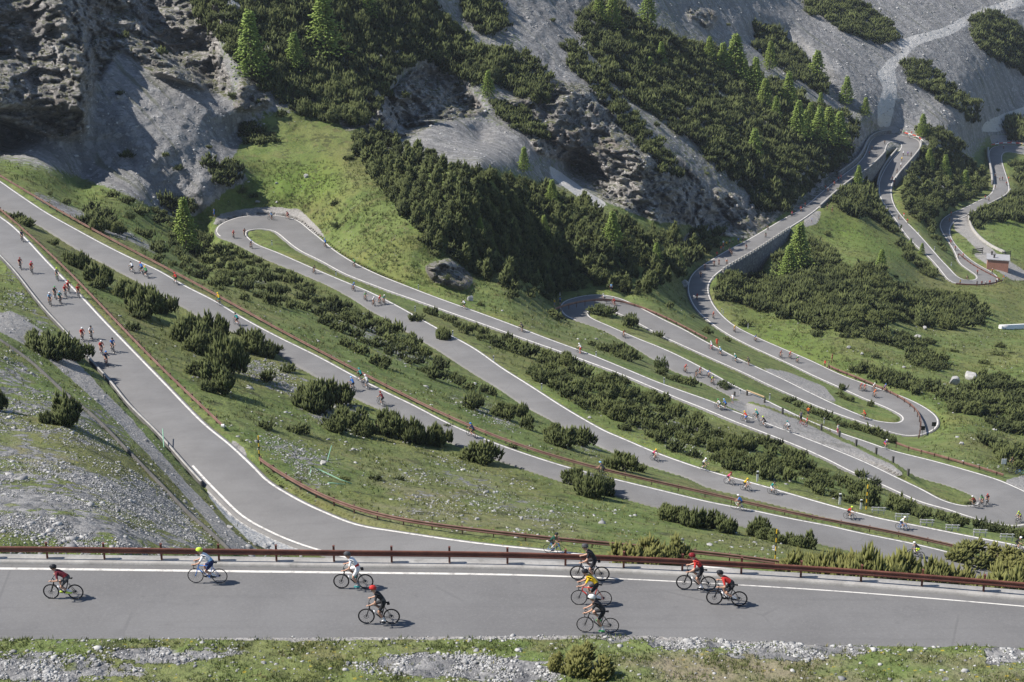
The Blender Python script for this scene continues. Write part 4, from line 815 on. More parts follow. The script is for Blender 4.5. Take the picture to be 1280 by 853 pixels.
# light green leafy bushes
LF=[(1080-40,0)]; 
for i,(u,v,w,h,lab) in enumerate([(742,616,36,34,'olive leafy bush with bare twigs beside the third road, left half of a clump'),(345-100,0,0,0,None),(340,300-4,0,0,None),(163,275,18,12,'pale leafy bush on the grass strip under the left scree'),(788,406,18,18,'young pale green tree on the island of the railed hairpin'),(750,394,30,14,'leafy bush at the tip of the island in the railed hairpin'),(825,462,22,20,'pale green bush on the grass above the fifth road'),(905,487,20,14,'pale bush at the edge of the gravel lay-by'),(420,285,14,8,'pale blue-green shrub on the verge of the upper left hairpin'),(666,470,20,14,'pale bush on the grass below the middle thicket'),(560,350,10,9,'bright green shrub at the foot of the dark rock outcrop'),(735,838,70,38,None),(705,836,40,24,None),(1262,575,14,12,'pale bush by the parked bicycles')]):
    if not lab: continue
    t=float(t_px(u,v)); o=bpy.data.objects.new("leafy_shrub",LEAFY[i%3]); COL.objects.link(o); w*=t/FPX; h*=t/FPX
    o.location=unproj(u,v,t)-np.array([0,0,.1]); o.scale=(w/2,w/2,h/1.2); o.rotation_euler=(0,0,i); tag(o,lab,"bush","leafy bushes on the verges")
# the pine shrub on the near bank
ax,ay=(735-640)/FPX*58,None
for u,v,w,h,lab in [(737,842,62,33,'yellowish pine shrub on the grassy bank below the nearest road'),(702,838,30,22,'low green bush at the left foot of the yellowish bank shrub')]:
    P=np.stack([BX,BY,BZ],-1).reshape(-1,3); d=np.hypot(up_.ravel()-u,vp_.ravel()-v); p=P[int(np.argmin(d))]; t=proj(p[None])[2][0]
    o=empty("pine_shrub",p-np.array([0,0,.05]),1.0); o.scale=(w*t/FPX/2,w*t/FPX/2,h*t/FPX/1.2)
    f,st=PINE_NEAR[2]; a=bpy.data.objects.new("foliage",f); b=bpy.data.objects.new("stems",st)
    for c_ in(a,b): COL.objects.link(c_); c_.parent=o
    a.material_slots[0].link='OBJECT'; a.material_slots[0].material=M['pine_pale']
    tag(o,lab,"shrub","shrubs on the near bank")

# ---------------------------------------------------------------- guardrails, walls and roadside furniture
def ground_pt(u,v):
    return at(u,v)
def smooth_poly(P,step): return resample(P,step)
BEAM=[(0,-.15),(.035,-.13),(.05,-.08),(.015,-.03),(.0,0.0),(.015,.03),(.05,.08),(.035,.13),(0,.15),(-.02,.13),(-.02,-.13)]
def beam_mesh(path,hc,face,scale=1.0):
    """W-profile beam swept along a ground path; face = -1 or 1: side the profile bulges to"""
    P=np.asarray(path); n=len(P); d=np.gradient(P,axis=0); d[:,2]=0; d/=np.linalg.norm(d,axis=1)[:,None]; N=np.c_[-d[:,1],d[:,0],d[:,0]*0]*face
    k=len(BEAM); V=np.stack([P+N*a*scale+[0,0,hc]+np.array([0,0,b*scale]) for a,b in BEAM],1).reshape(-1,3)
    i=np.arange(n-1)[:,None]*k+np.arange(k)[None]; j=np.arange(n-1)[:,None]*k+(np.arange(k)[None]+1)%k
    F=np.stack([i,i+k,j+k,j],-1).reshape(-1,4); return V,F
def post_mesh(h,w=.09):
    b=MB(); b.box((0,0,h/2-.25),(w,.012,h+.5)); b.box((0,.05,h/2-.25),(.012,w,h+.5)); b.box((0,-.05,h/2-.25),(.012,w*.7,h+.5)); b.box((0,0,h+.01),(w*1.05,.13,.02)); return b.mesh("post")
POSTS={}
def guardrail(path,label,mat,hc=.5,face=-1,spacing=2.5,post_h=.68,start=0.0,scale=1.0,cap=False,maxposts=100):
    P=np.asarray(path,float); s=np.r_[0,np.cumsum(np.linalg.norm(np.diff(P[:,:2],axis=0),axis=1))]; L=s[-1]
    q=np.linspace(0,L,max(2,int(L/.7))); P2=np.stack([np.interp(q,s,P[:,c]) for c in range(3)],-1); z=np.convolve(np.pad(P2[:,2],6,mode='edge'),np.ones(13)/13,'valid'); P2[:,2]=z
    base=P2[len(P2)//2]; root=empty("guardrail",base); tag(root,label,"guardrail","rusty guardrails along the roads")
    V,F=beam_mesh(P2-base,hc,face,scale); me=np_mesh("rail",V,F,True); link("rail",me,[mat],root)
    # end faces and splice plates
    if (post_h,id(mat)) not in POSTS: me=post_mesh(post_h); me.materials.append(mat); POSTS[(post_h,id(mat))]=me
    pos=np.arange(start,L,max(spacing,L/maxposts)); dd=np.gradient(P2,axis=0)
    for x in pos:
        p=np.array([np.interp(x,q,P2[:,c]) for c in range(3)])-base; i=min(len(q)-1,int(np.searchsorted(q,x))); a=math.atan2(dd[i,1],dd[i,0]); nrm=np.array([-math.sin(a),math.cos(a),0])*face
        o=bpy.data.objects.new("post",POSTS[(post_h,id(mat))]); COL.objects.link(o); o.parent=root; o.location=p-nrm*.09; o.rotation_euler=(0,0,a)
    if cap:
        b=MB(); e=P2[-1]-base; b.tube([(e[0]-.15,e[1],e[2]+hc),(e[0]+.12,e[1],e[2]+hc)],.17,10); b.build("end_cap",M['white'],root)
    return root
M['white']=plain('white_plastic',(.72,.72,.70),.5,.08); M['black']=plain('black_rubber',(.022,.022,.022),.6,.2); M['yellow']=plain('yellow_paint',(.62,.40,.03),.6,.1); M['wood']=plain('weathered_wood',(.34,.25,.15),.8,.25,6); M['darkwood']=plain('dark_stone_post',(.085,.08,.075),.9,.25,9)
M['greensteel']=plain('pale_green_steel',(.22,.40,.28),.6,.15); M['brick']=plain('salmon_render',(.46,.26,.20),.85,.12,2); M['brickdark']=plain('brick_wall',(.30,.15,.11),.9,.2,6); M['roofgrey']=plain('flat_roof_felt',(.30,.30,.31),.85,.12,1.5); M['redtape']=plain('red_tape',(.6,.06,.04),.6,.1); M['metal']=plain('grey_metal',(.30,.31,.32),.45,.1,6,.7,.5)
M['railgrey']=plain('faded_white_paint',(.46,.46,.44),.7,.2,5)
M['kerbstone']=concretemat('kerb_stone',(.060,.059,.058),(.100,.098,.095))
# nearest rail: stands on the kerb's footing
gx=np.arange(-26,31.5,.5); path=np.c_[np.interp(gx,FX,FX),np.interp(gx,FX,FY+.66),np.full(len(gx),Z0+.13)]
uu,vv,_=proj(path); s0=np.interp(58.5,uu,np.r_[0,np.cumsum(np.hypot(np.diff(gx),np.diff(path[:,1])))]); 
guardrail(path,"dark rust-red guardrail on the kerb of the nearest road",M['rust'],hc=.46,face=-1,spacing=2.47,post_h=.74,start=s0%2.47,scale=.95)
def rail_from(poly,label,hbeam=.45,mat=None,face=1,**k):
    """poly: where the beam is seen; step down to its foot on the ground"""
    R=resample(poly,4); v=R[:,1].copy()
    for _ in range(4): t=t_px(R[:,0],v); v=R[:,1]+hbeam*FPX/t*.93
    P=unproj(R[:,0],v,t_px(R[:,0],v)); kk=min(31,(len(P)//3)*2-1); P=smooth3(smooth3(P,kk),kk); return guardrail(P,label,mat or M['rust_far'],hc=hbeam,face=face,**k)
rail_from([(-40,226),(-15,250),(0,263),(23,281),(58.6,311),(94,345),(117,373),(140.6,398),(152,408),(187.5,445.6),(222.7,481),(258,513.6),(279,532)],"rust-red guardrail down the right side of the second road, ending in a white cap",face=-1,scale=1.15,cap=True)
rail_from([(325,575),(353,596),(381,613),(396,620.5),(425,632),(462.5,643),(500,651),(570,659.5),(640.6,668),(711,675),(781,682),(860,689),(920.6,696),(984,703.5)],"rust-red guardrail around the outside of the second road's lower bend",hbeam=.48,face=-1,scale=1.15)
rail_from([(-40,196),(0,219),(47,248),(94,275),(140.6,301),(187.5,324),(234,348),(281,374.6),(300,385),(362.5,420),(414,446),(461,470.5),(508,496),(550,516.5),(570,526),(629,550.5),(687.5,569.5),(734,582.5),(780,593),(850,609.5),(920.6,625.5),(991,641),(1050,653),(1120.6,666),(1191,682.5),(1280,703.5),(1340,719)],"long rust-red guardrail along the upper side of the third road",face=-1,spacing=2.8,scale=1.15)
rail_from([(693,386),(694,380.5),(697.6,374.6),(713,367.6),(731.6,364),(755,363.5),(774,367.5),(797,377.5),(820.6,390),(844,401.6),(867.5,414.5),(884,424)],"brown guardrail curving round the left hairpin by the pine wood",face=1,spacing=3,scale=1.5,hbeam=.5)
rail_from([(1037,458.6),(1074,474),(1109,486.7),(1144,499.6),(1167.5,510),(1179,519.5),(1183,527.7),(1179,536),(1167.5,541.8),(1148.7,545)],"red-brown guardrail round the outside of the right hairpin",face=1,spacing=3,scale=1.5,hbeam=.5)
rail_from([(1120.6,556),(1158,565),(1191,574.6),(1226,584),(1254,593)],"red-brown guardrail above the sixth road near the parked bicycles",face=1,spacing=3,scale=1.3,hbeam=.5)
rail_from([(1195,354.5),(1213,357),(1232,357),(1247,354.5),(1253,351)],"dark guardrail round the far right hairpin",face=1,spacing=3,scale=1.4,hbeam=.5,mat=M['rust'])
rail_from([(1199,318),(1212,330),(1228,338),(1243,345),(1250,349)],"thin dark rail above the far right hairpin",face=1,spacing=3,scale=1.2,hbeam=.5,mat=M['rust'])
# walls that run beside a road edge (thing > wall, coping)
def wall(name,P,h,th,label,mat,down=2.0,coping=True,blocks=None,cw=.08,ch=.16):
    P=np.asarray(P,float); base=P[len(P)//2].copy(); P=P-base; d=np.gradient(P,axis=0); d[:,2]=0; d/=np.linalg.norm(d,axis=1)[:,None]+1e-9; N=np.c_[-d[:,1],d[:,0],d[:,0]*0]; n=len(P)
    root=empty(name,base); tag(root,label,"wall","stone walls along the far roads")
    hz=np.broadcast_to(np.asarray(h,float),(n,))[:,None]*np.array([0,0,1.])
    dn=np.broadcast_to(np.asarray(down,float),(n,))[:,None]*np.array([0,0,1.])
    rows=[P+N*th/2-dn,P+N*th/2+hz,P-N*th/2+hz,P-N*th/2-dn]; V=np.stack(rows,1).reshape(-1,3); i=np.arange(n-1)[:,None]*4+np.arange(3)[None]; F=np.stack([i,i+1,i+5,i+4],-1).reshape(-1,4)
    F=np.r_[F,[[0,3,2,1]],[[4*(n-1),4*(n-1)+1,4*(n-1)+2,4*(n-1)+3]]]
    link("masonry",np_mesh("masonry",V,F),[mat],root)
    if coping:
        rows=[P+N*(th/2+cw)+hz+[0,0,.003],P+N*(th/2+cw)+hz+[0,0,ch],P-N*(th/2+cw)+hz+[0,0,ch],P-N*(th/2+cw)+hz+[0,0,.003]]; V=np.stack(rows,1).reshape(-1,3); i=np.arange(n-1)[:,None]*4; i=i+np.arange(4)[None]; jn=np.arange(n-1)[:,None]*4+(np.arange(4)[None]+1)%4
        link("coping",np_mesh("coping",V,np.stack([i,jn,jn+4,i+4],-1).reshape(-1,4)),[M['concrete']],root)
    if blocks:
        s=np.r_[0,np.cumsum(np.linalg.norm(np.diff(P[:,:2],axis=0),axis=1))]; b=MB()
        for x in np.arange(.8,s[-1],blocks):
            p=[np.interp(x,s,P[:,c]) for c in range(3)]; k=min(n-1,int(np.searchsorted(s,x))); b.box((p[0],p[1],p[2]+.42),(blocks*.55,.45,.75),math.atan2(d[k,1],d[k,0]))
        b.build("parapet_blocks",M['concrete'],root)
    return root
def edge3(r,side,a,b,out=.5,i0=0,i1=None):
    """points along a road edge between the places seen at pixels a and b, shifted outwards"""
    P2=(r.Lp if side=='L' else r.Rp)[i0:i1]; A=(r.Ls if side=='L' else r.Rs)[i0:i1]; B=(r.Rs if side=='L' else r.Ls)[i0:i1]
    ia=near_idx(P2,*a); ib=near_idx(P2,*b); ia,ib=min(ia,ib),max(ia,ib); d=A-B; d/=np.linalg.norm(d,axis=1)[:,None]+1e-9
    Q=(A+d*out)[ia:ib+1]; keep=[0]
    for k in range(1,len(Q)):
        if np.linalg.norm(Q[k]-Q[keep[-1]])>1.2: keep.append(k)
    return smooth3(Q[keep],5) if len(keep)>5 else Q[keep]
G0,G1=S['G'];H0,H1=S['H']; I0=S['I'][0]
wall("retaining_wall",edge3(roadC,'R',(902,338),(985,286),.45,G0,G1),.12,.5,"dark stone wall with pale parapet blocks carrying the bridge road",M['masonry'],6.0,True,2.4)
wall("retaining_wall",edge3(roadC,'R',(1024,259),(1106,191),.35,G0,G1),.75,.45,"tall stone retaining wall between the two legs of the top hairpin",M['masonry'],np.linspace(2.5,6.0,len(edge3(roadC,'R',(1024,259),(1106,191),.35,G0,G1))))
wall("stone_wall",edge3(roadC,'L',(1050,221),(1112,168),.6,G0,H1),1.5,.5,"pale stone wall along the cliff side of the top hairpin",M['masonry'],1.0)
wall("parapet_wall",edge3(roadC,'L',(1153,178),(1117,228),.45,G0,H1),.7,.4,"stone parapet wall on the right edge of the top hairpin",M['masonry'],5.0)
wall("retaining_wall",edge3(roadC,'R',(1123,189),(1098,236),.4,G1-60,H1),1.0,.4,"low grey wall at the foot of the tall wall on the far ramp",M['masonry'],1.0)
wall("parapet_wall",edge3(roadC,'R',(1209,270),(1262,238),.45,I0,nC),.6,.4,"stone parapet wall along the outer edge of the farthest ramp",M['masonry'],5.0)
wall("stone_wall",edge3(roadC,'L',(1242,232),(1236,190),.6,I0,nC),1.6,.6,"grey wall on the left of the farthest bend",M['masonry'],1.0)
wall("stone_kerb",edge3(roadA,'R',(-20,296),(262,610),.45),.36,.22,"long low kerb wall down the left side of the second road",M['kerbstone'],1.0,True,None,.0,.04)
def px_path(poly,step=4,k=7): R=resample(poly,step); return smooth3(at(R[:,0],R[:,1]),k)
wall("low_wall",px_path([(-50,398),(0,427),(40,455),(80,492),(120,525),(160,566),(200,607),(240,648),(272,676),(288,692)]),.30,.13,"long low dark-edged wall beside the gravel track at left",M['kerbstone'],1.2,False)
wall("low_wall",px_path([(1210.5,271),(1213,283),(1222,296),(1234,306),(1246,313),(1256,317)],3,5),.9,.5,"curved pale concrete barrier beside the gravel yard",M['concrete'],1.0,False)
_wa=[at(1250,411),at(1290,409)]; wall("low_wall",[_wa[0]*(1-f)+_wa[1]*f for f in np.linspace(0,1,6)],.9,.8,"white concrete wall at the right edge of the meadow",M['white'],1.0,False)
# snow poles
def pole(u,v,hpx,label):
    t=float(t_px(u,v)); h=hpx*t/FPX/.93; o=empty("snow_pole",unproj(u,v,t)); tag(o,label,"snow pole","yellow and black snow poles"); n=7
    for k in range(n):
        b=MB(); b.tube([(0,0,h*k/n),(0,0,h*(k+1)/n)],.045*t/110,8); b.build("band",M['yellow' if k%2==0 else 'black'],o)
pole(969,699,38,"yellow and black snow pole on the grass by the end of the second guardrail"); pole(1082.6,637,31,"yellow and black snow pole above the fourth road, at the railing's left end"); pole(324.5,576,31,"yellow and black snow pole at the head of the lower guardrail")
# delineator posts
DM=MB(); DM.box((0,0,.45),(.16,.10,.9)); DM.box((0,0,.74),(.17,.11,.16),m=1); DM=DM.mesh("marker_post"); DM.materials.append(M['white']); DM.materials.append(M['black'])
DP=[(1049.6,631,1.35,'largest white marker post above the fourth road'),(1076,637,1.2,'white marker post beside the upper snow pole'),(946.6,602,1.3,None),(519,390,1,None),(566,421,1,None),(617,453,1,None),(677,488,1,None),(340,307,1,None),(420,345,1,None),(523,362,.9,None),(700,370,.8,None),(925,494,1.1,None),(962,500,1.1,None),(830,480,1,None),(745,447,1,None),(904,393,1,None),(886.5,366,1.0,None),(902,391,1,None),(935,411,1.1,None),(892,350,1,None),(1030,530,1,None),(1168,313,1.2,None),(1189,333,1.2,None),(1148,293,1.1,None)]
for u,v,s_,lab in DP:
    o=bpy.data.objects.new("marker_post",DM); COL.objects.link(o); o.location=at(u,v)-np.array([0,0,.05]); o.scale=(s_*1.1,s_*1.1,s_*1.15); tag(o,lab or "small white roadside marker post on the verge of a middle or far road","marker post","white roadside marker posts")
# concrete railing sections above the fourth road
for i,(u,v) in enumerate([(1097.6,642),(1127,650),(1158,657.5),(1190,664),(1224.5,670),(1258,675.5)]):
    t=float(t_px(u,v)); o=empty("railing_section",unproj(u,v,t),-.08); s_=t/175
    for dx in(-.62,0.0,.62): b=MB(); b.box((dx*s_,0,.3),(.10,.10,.9)); b.build("post",M['railgrey'],o)
    for z in(.42,.72): b=MB(); b.box((0,-.085,z),(1.55*s_,.06,.10)); b.build("rail",M['railgrey'],o)
    tag(o,"short white railing section beside the fourth road, "+(ORD[i]+' from the left' if 0<i<5 else 'leftmost' if i==0 else 'rightmost'),"railing","white railing sections by the fourth road")
# posts along the gravel lay-by
LP=[(918,497),(933.5,496),(955.5,505),(978,518),(1001,526),(1026.5,538),(1049,546.5),(1070,558),(1095,568),(1116,579),(1135,595)]
for i,(u,v) in enumerate(LP):
    t=float(t_px(u,v)); o=empty("guard_post",unproj(u,v,t),.4); b=MB(); b.box((0,0,.45),(.25,.25,1.05)); b.build("post",M['darkwood'],o); b=MB(); b.box((0,0,1.0),(.27,.27,.05)); b.build("cap",M['kerbstone'],o)
    tag(o,"stubby dark post along the gravel lay-by, "+(ORD[i]+' from the left' if 0<i<len(LP)-1 else 'leftmost' if i==0 else 'rightmost'),"post","dark posts along the gravel lay-by")
a_,b_=at(933.5,493.5),at(955.5,502.5); o=empty("wooden_barrier",(a_+b_)/2); v_=Vector(b_-a_); b=MB(); b.tube([Vector(a_-(a_+b_)/2)+Vector((0,0,.75)),Vector(b_-(a_+b_)/2)+Vector((0,0,.85))],.13,8); b.build("beam",M['wood'],o); tag(o,"pale wooden beam between two dark posts at the lay-by's upper end","barrier")
# broken green pipe fence and green post
def pipe(name,pts,label):
    P=[at(u,v)+np.array([0,0,h]) for u,v,h in pts]; b=MB(); b.tube([Vector(p-P[0]) for p in P],.045,8); o=b.build(name,M['greensteel'],None,True); o.location=P[0]; tag(o,label,"pipe","bits of broken pale green pipe")
pipe("bent_pipe",[(387,601,-.1),(388,590,.0),(389.5,588,.35),(405,594,.30),(425,603,.25),(440,606,.1)],"long bent pale green pipe lying on the knoll grass"); pipe("leaning_pipe",[(408.5,577,-.1),(412,573,.5),(415,570,1.0)],"short pale green pipe leaning out of a stone on the knoll"); pipe("lying_pipe",[(410,605,.1),(432,607,.1)],"short pale green pipe lying flat below the bent one"); pipe("fence_post",[(205,560,-.1),(204.7,557,.4),(204.5,552,1.2)],"green steel post on the kerb at the left of the second road")
# boulders
ROCKM=plain('boulder_stone',(.34,.335,.325),.9,.28,1.2)
def boulder(u,v,w,h,lab,seed):
    t=float(t_px(u,v)); W=w*t/FPX; H=h*t/FPX; me=bpy.data.meshes.new("boulder"); bm=bmesh.new(); bmesh.ops.create_icosphere(bm,subdivisions=3,radius=1); g=np.random.default_rng(seed)
    P=np.array([v_.co[:] for v_ in bm.verts])
    for _ in range(9):
        d=g.normal(size=3); d/=np.linalg.norm(d); c=g.uniform(.55,.85); e=P@d; P-=np.outer(np.clip(e-c,0,None),d)
    P*=1+.10*fbm(P*1.3+seed,3)[:,None]
    for v_,p in zip(bm.verts,P): v_.co=(p[0]*W/2,p[1]*W/2*.8,p[2]*H*.62+H*.3)
    bm.to_mesh(me); bm.free(); o=link("boulder",me,[ROCKM]); o.location=unproj(u,v,t); o.rotation_euler=(0,0,seed); tag(o,lab,"boulder","boulders lying on the meadows")
BL=[(1192,480,18,12,'big grey boulder on the right meadow, left one of the biggest pair'),(1213,474,22,13,'big grey boulder on the right meadow, right one of the biggest pair'),(1195,489,9,5,'small boulder just below the biggest pair'),(1269,527,18,11,'grey boulder at the right edge above the gully'),(1156,412,8,5,'white stone at the foot of the dark thicket, upper one'),(1147,422,9,5,'white stone at the foot of the dark thicket, lower one'),(1061,436,7,4,'white stone beside a small shrub on the meadow above the bridge road, left one'),(1077,444,6,4,'white stone in front of a small shrub on the meadow'),(1130,460,5,3,'small white stone above the right hairpin'),(1202,556,7,4,'white stone on the slope below the right hairpin'),(1058,404,4,3,'tiny white stone at the edge of the dark thicket'),(383,222,8,5,'white boulder on the upper left meadow'),(346,230,5,3,'small white stone left of the boulder on the upper left meadow'),(322,253,8,3,'flat white stone above the left hairpin'),(346,253.5,4,2.5,'tiny white stone above the left hairpin'),(588,376,10,8,'grey boulder beside the fifth road under the wood'),(737,523,6,3,'white stone on the verge of the fourth road'),(404,581,10,7,'pale stone at the foot of the leaning green pipe'),(596,650,7,4,'white stone above the lower guardrail, left one'),(652,650,7,5,'white stone above the lower guardrail, middle one'),(647,663,7,3,'flat white stone behind the lower guardrail'),(442,563,6,4,'white stone on the knoll, upper left'),(853,676,6,4,'white stone behind the yellow snow pole'),(887,682,9,4,'flat white stone left of the yellow snow pole'),(938,642,3,2,'tiny stone beside the third road'),(8,450,8,5,'white stone beside the low wall at left'),(32,464,7,5,'white stone just below the low wall at left'),(288,661,10,5,'white stone on the concrete apron inside the second road'),(70,495,5,3,'small stone left of the gravel track'),(336,72,20,16,'pale rock among the pines on the steep slope'),(290,12,26,14,'pale rock at the top of the steep wooded slope'),(474,75,12,9,'pale rock among the dark pines at the top'),(34,173,6,5,'pale stone at the foot of the left scree'),(120,128,6,3,'small pale stone on the shaded scree'),(868,372,5,3,'pale stone left of the bend before the bridge'),(855,357,14,9,'pale rocks on the verge left of the bend before the bridge')]
for i,(u,v,w,h,l) in enumerate(BL): boulder(u,v,w,h,l,i+1)
# loose stones: too many to count
def stones(name,P,size,mat,label):
    ico=np.array([(0,0,1),(.89,0,.45),(.28,.85,.45),(-.72,.53,.45),(-.72,-.53,.45),(.28,-.85,.45),(.72,.53,-.45),(-.28,.85,-.45),(-.89,0,-.45),(-.28,-.85,-.45),(.72,-.53,-.45),(0,0,-1)])
    f=np.array([(0,1,2),(0,2,3),(0,3,4),(0,4,5),(0,5,1),(1,6,2),(2,7,3),(3,8,4),(4,9,5),(5,10,1),(6,7,2),(7,8,3),(8,9,4),(9,10,5),(10,6,1),(11,7,6),(11,8,7),(11,9,8),(11,10,9),(11,6,10)])
    n=len(P); V=ico[None]*rng.uniform(.65,1.25,(n,12,1))*np.asarray(size)[:,None,None]*np.stack([rng.uniform(.8,1.4,n),rng.uniform(.8,1.4,n),rng.uniform(.45,.8,n)],-1)[:,None]
    a=rng.uniform(0,6.28,n); c,s_=np.cos(a)[:,None],np.sin(a)[:,None]; V=np.stack([V[:,:,0]*c-V[:,:,1]*s_,V[:,:,0]*s_+V[:,:,1]*c,V[:,:,2]],-1)+P[:,None]
    F=(np.arange(n)[:,None,None]*12+f[None]).reshape(-1,3); tint=np.repeat(rng.uniform(0,1,n),12); o=link(name,np_mesh(name,V.reshape(-1,3),F,attrs={"tint":tint}),[mat]); tag(o,label,None,None,'stuff'); return o
k=NT('loose_stone'); c=k.mix(k.attr("tint"),(.19,.19,.19),(.46,.455,.44)); c=k.mix(k.math('MULTIPLY',k.mapr(k.noise(k.pos(),5,3),.5,.7),.4),c,(.16,.155,.15)); M['stone']=k.fin(c,.9)
def scatter(prob,n,vmax=900,umin=-150,umax=1400,vmin=-20):
    flat=(prob*(VV<vmax)*(VV>vmin)*(UU>umin)*(UU<umax)*(CUT<.5)*(beside<.35)).ravel(); flat=flat/flat.sum(); idx=rng.choice(len(flat),n,p=flat); u=UU.ravel()[idx]+rng.uniform(-1,1,n); v=VV.ravel()[idx]+rng.uniform(-1,1,n); return u,v
pat=np.clip((fbm(np.c_[Pw[:,:2]*.16,Pw[:,2]*.16],4)+.10)*5,0,1).reshape(T.shape)
u,v=scatter(np.clip(STONY,0,1)**1.5*(.06+pat),26000,705); t=t_px(u,v); stones("rubble",unproj(u,v,t)+np.array([0,0,.02]),np.clip(rng.lognormal(-3.5,.5,len(u)),.015,.11)*np.clip(t/110,.8,1.7),M['stone'],"pale broken stones strewn over the stony slopes")
u,v=scatter(SCREE*(VV<300)*.9+ROCK*.1,9000,300); t=t_px(u,v); stones("scree_stones",unproj(u,v,t),np.clip(rng.lognormal(-1.9,.5,len(u)),.07,.55)*np.clip(t/400,.7,1.7),M['stone'],"grey broken stones lying on the scree")
u,v=scatter(np.clip(.02+.3*(pat>.5),0,1)*(VV>380)*(SCREE<.2),2600,705); t=t_px(u,v); stones("turf_stones",unproj(u,v,t),np.clip(rng.lognormal(-2.35,.5,len(u)),.04,.35),M['stone'],"small pale stones dotted over the turf")
bp=np.stack([BX,BY,BZ],-1).reshape(-1,3); w=(np.clip(bstony,0,1)**1.5*(BD>.05)*(BD<7)*np.where(BD<.6,1.8,1)*np.clip(.15+fbm(np.c_[BX.ravel()*.8,BY.ravel()*.8,BX.ravel()*0],3).reshape(BX.shape)*2.2,0,1)+.012*(BD>.2)*(BD<7)).ravel(); idx=rng.choice(len(w),9500,p=w/w.sum())
stones("bank_stones",bp[idx]+np.c_[rng.uniform(-.06,.06,(9500,2)),np.full(9500,.01)],np.clip(rng.lognormal(-3.5,.55,9500),.015,.16),M['stone'],"pale stones in the grass below the nearest road")
# turf: tufts of grass near the camera, cushions of dwarf plants farther off
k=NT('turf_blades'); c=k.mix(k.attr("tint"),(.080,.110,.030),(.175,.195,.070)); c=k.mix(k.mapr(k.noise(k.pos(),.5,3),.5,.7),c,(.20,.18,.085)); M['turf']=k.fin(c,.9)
def turf(name,P,h,nb,label,mat=None):
    n=len(P); N=n*nb; base=np.repeat(P,nb,0)+np.c_[rng.normal(0,.05,(N,2))*np.repeat(h,nb)[:,None]/.15,np.zeros(N)]; hh=np.repeat(h,nb)*rng.uniform(.5,1.2,N); a=rng.uniform(0,6.28,N); wd=hh*.13
    d=np.c_[np.cos(a),np.sin(a),np.zeros(N)]; l=np.c_[rng.normal(0,.35,(N,2)),np.ones(N)]; V=np.stack([base-d*wd[:,None],base+d*wd[:,None],base+l*hh[:,None]],1).reshape(-1,3); F=np.arange(3*N).reshape(-1,3)
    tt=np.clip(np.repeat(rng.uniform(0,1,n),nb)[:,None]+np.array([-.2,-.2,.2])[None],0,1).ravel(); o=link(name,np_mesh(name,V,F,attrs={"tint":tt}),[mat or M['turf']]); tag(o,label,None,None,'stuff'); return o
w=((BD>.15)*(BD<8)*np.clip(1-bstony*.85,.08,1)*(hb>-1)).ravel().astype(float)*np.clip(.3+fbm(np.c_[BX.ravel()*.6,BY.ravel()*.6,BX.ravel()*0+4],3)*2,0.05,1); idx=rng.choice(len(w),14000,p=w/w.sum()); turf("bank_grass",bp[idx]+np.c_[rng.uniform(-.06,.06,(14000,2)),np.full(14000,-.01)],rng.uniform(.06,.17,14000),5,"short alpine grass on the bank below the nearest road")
gm=np.clip(1-SCREE-ROCK-GRAVEL*1.2-CHUTE-STONY*.8,0,1)*np.clip(.25+pat,0,1)*(VV>200)*np.clip(T/150,.4,3)
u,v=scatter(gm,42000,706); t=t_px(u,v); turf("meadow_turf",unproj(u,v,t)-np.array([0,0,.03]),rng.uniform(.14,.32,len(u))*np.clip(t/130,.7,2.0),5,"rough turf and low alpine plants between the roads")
# red hut by the far hairpin
hp=at(1246.5,335); hut=empty("hut",hp,-.28); tag(hut,"small red hut with a flat grey roof below the gravel yard","hut"); s_=7.6
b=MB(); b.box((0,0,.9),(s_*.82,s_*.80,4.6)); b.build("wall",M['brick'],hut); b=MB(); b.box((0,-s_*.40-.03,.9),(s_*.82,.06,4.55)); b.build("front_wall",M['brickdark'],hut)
b=MB(); b.box((0,0,3.33),(s_*.90,s_*.88,.25)); r_=b.build("roof",M['roofgrey'],hut)
for x,y in((-1.9,1.9),(-1.2,-1.4)): b=MB(); b.box((x,y,3.95),(.5,.5,1.0)); b.box((x,y,4.5),(.65,.65,.12)); b.build("chimney",M['darkwood'],r_)
for u,v,w_,lab in [(1222,318,6,'dark slatted fence panel on the left side of the hut'),(1258,322,5,'dark slatted fence panel on the right side of the hut')]:
    p=at(u,v); o=empty("slatted_fence",p,.3); 
    for z in(.5,1.1,1.7): b=MB(); b.box((0,0,z),(w_*.6,.08,.35)); b.build("rail",M['darkwood'],o)
    for x in(-w_*.3,w_*.3): b=MB(); b.box((x,.09,1),(.14,.1,2.2)); b.build("post",M['black'],o)
    tag(o,lab,"fence")
# small roadside sign near the parked bicycles, chevron boards on the right hairpin, tape along the far bends
for u,v,lab in [(1253.5,589,'small pale sign on a post beside the parked bicycles')]:
    p=at(u,v); o=empty("road_sign",p); b=MB(); b.tube([(0,0,0),(0,0,1.6)],.05,6); b.build("pole",M['metal'],o); b=MB(); b.box((0,-.05,1.5),(.7,.06,.8)); b.build("board",M['white'],o); tag(o,lab,"sign")
for i,(u,v,lab) in enumerate([(1166.5,541,'dark back of a small sign on a post inside the right hairpin rail, upper one'),(1152.5,546,'dark back of a small sign at the end of the right hairpin rail, lower one')]):
    p=at(u,v); o=empty("road_sign",p); b=MB(); b.tube([(0,0,0),(0,0,1.9)],.05,6); b.build("pole",M['metal'],o); b=MB(); b.box((0,-.05,1.6),(.75,.06,.75)); b.build("board",M['black'],o); tag(o,lab,"sign","dark signs on the right hairpin")
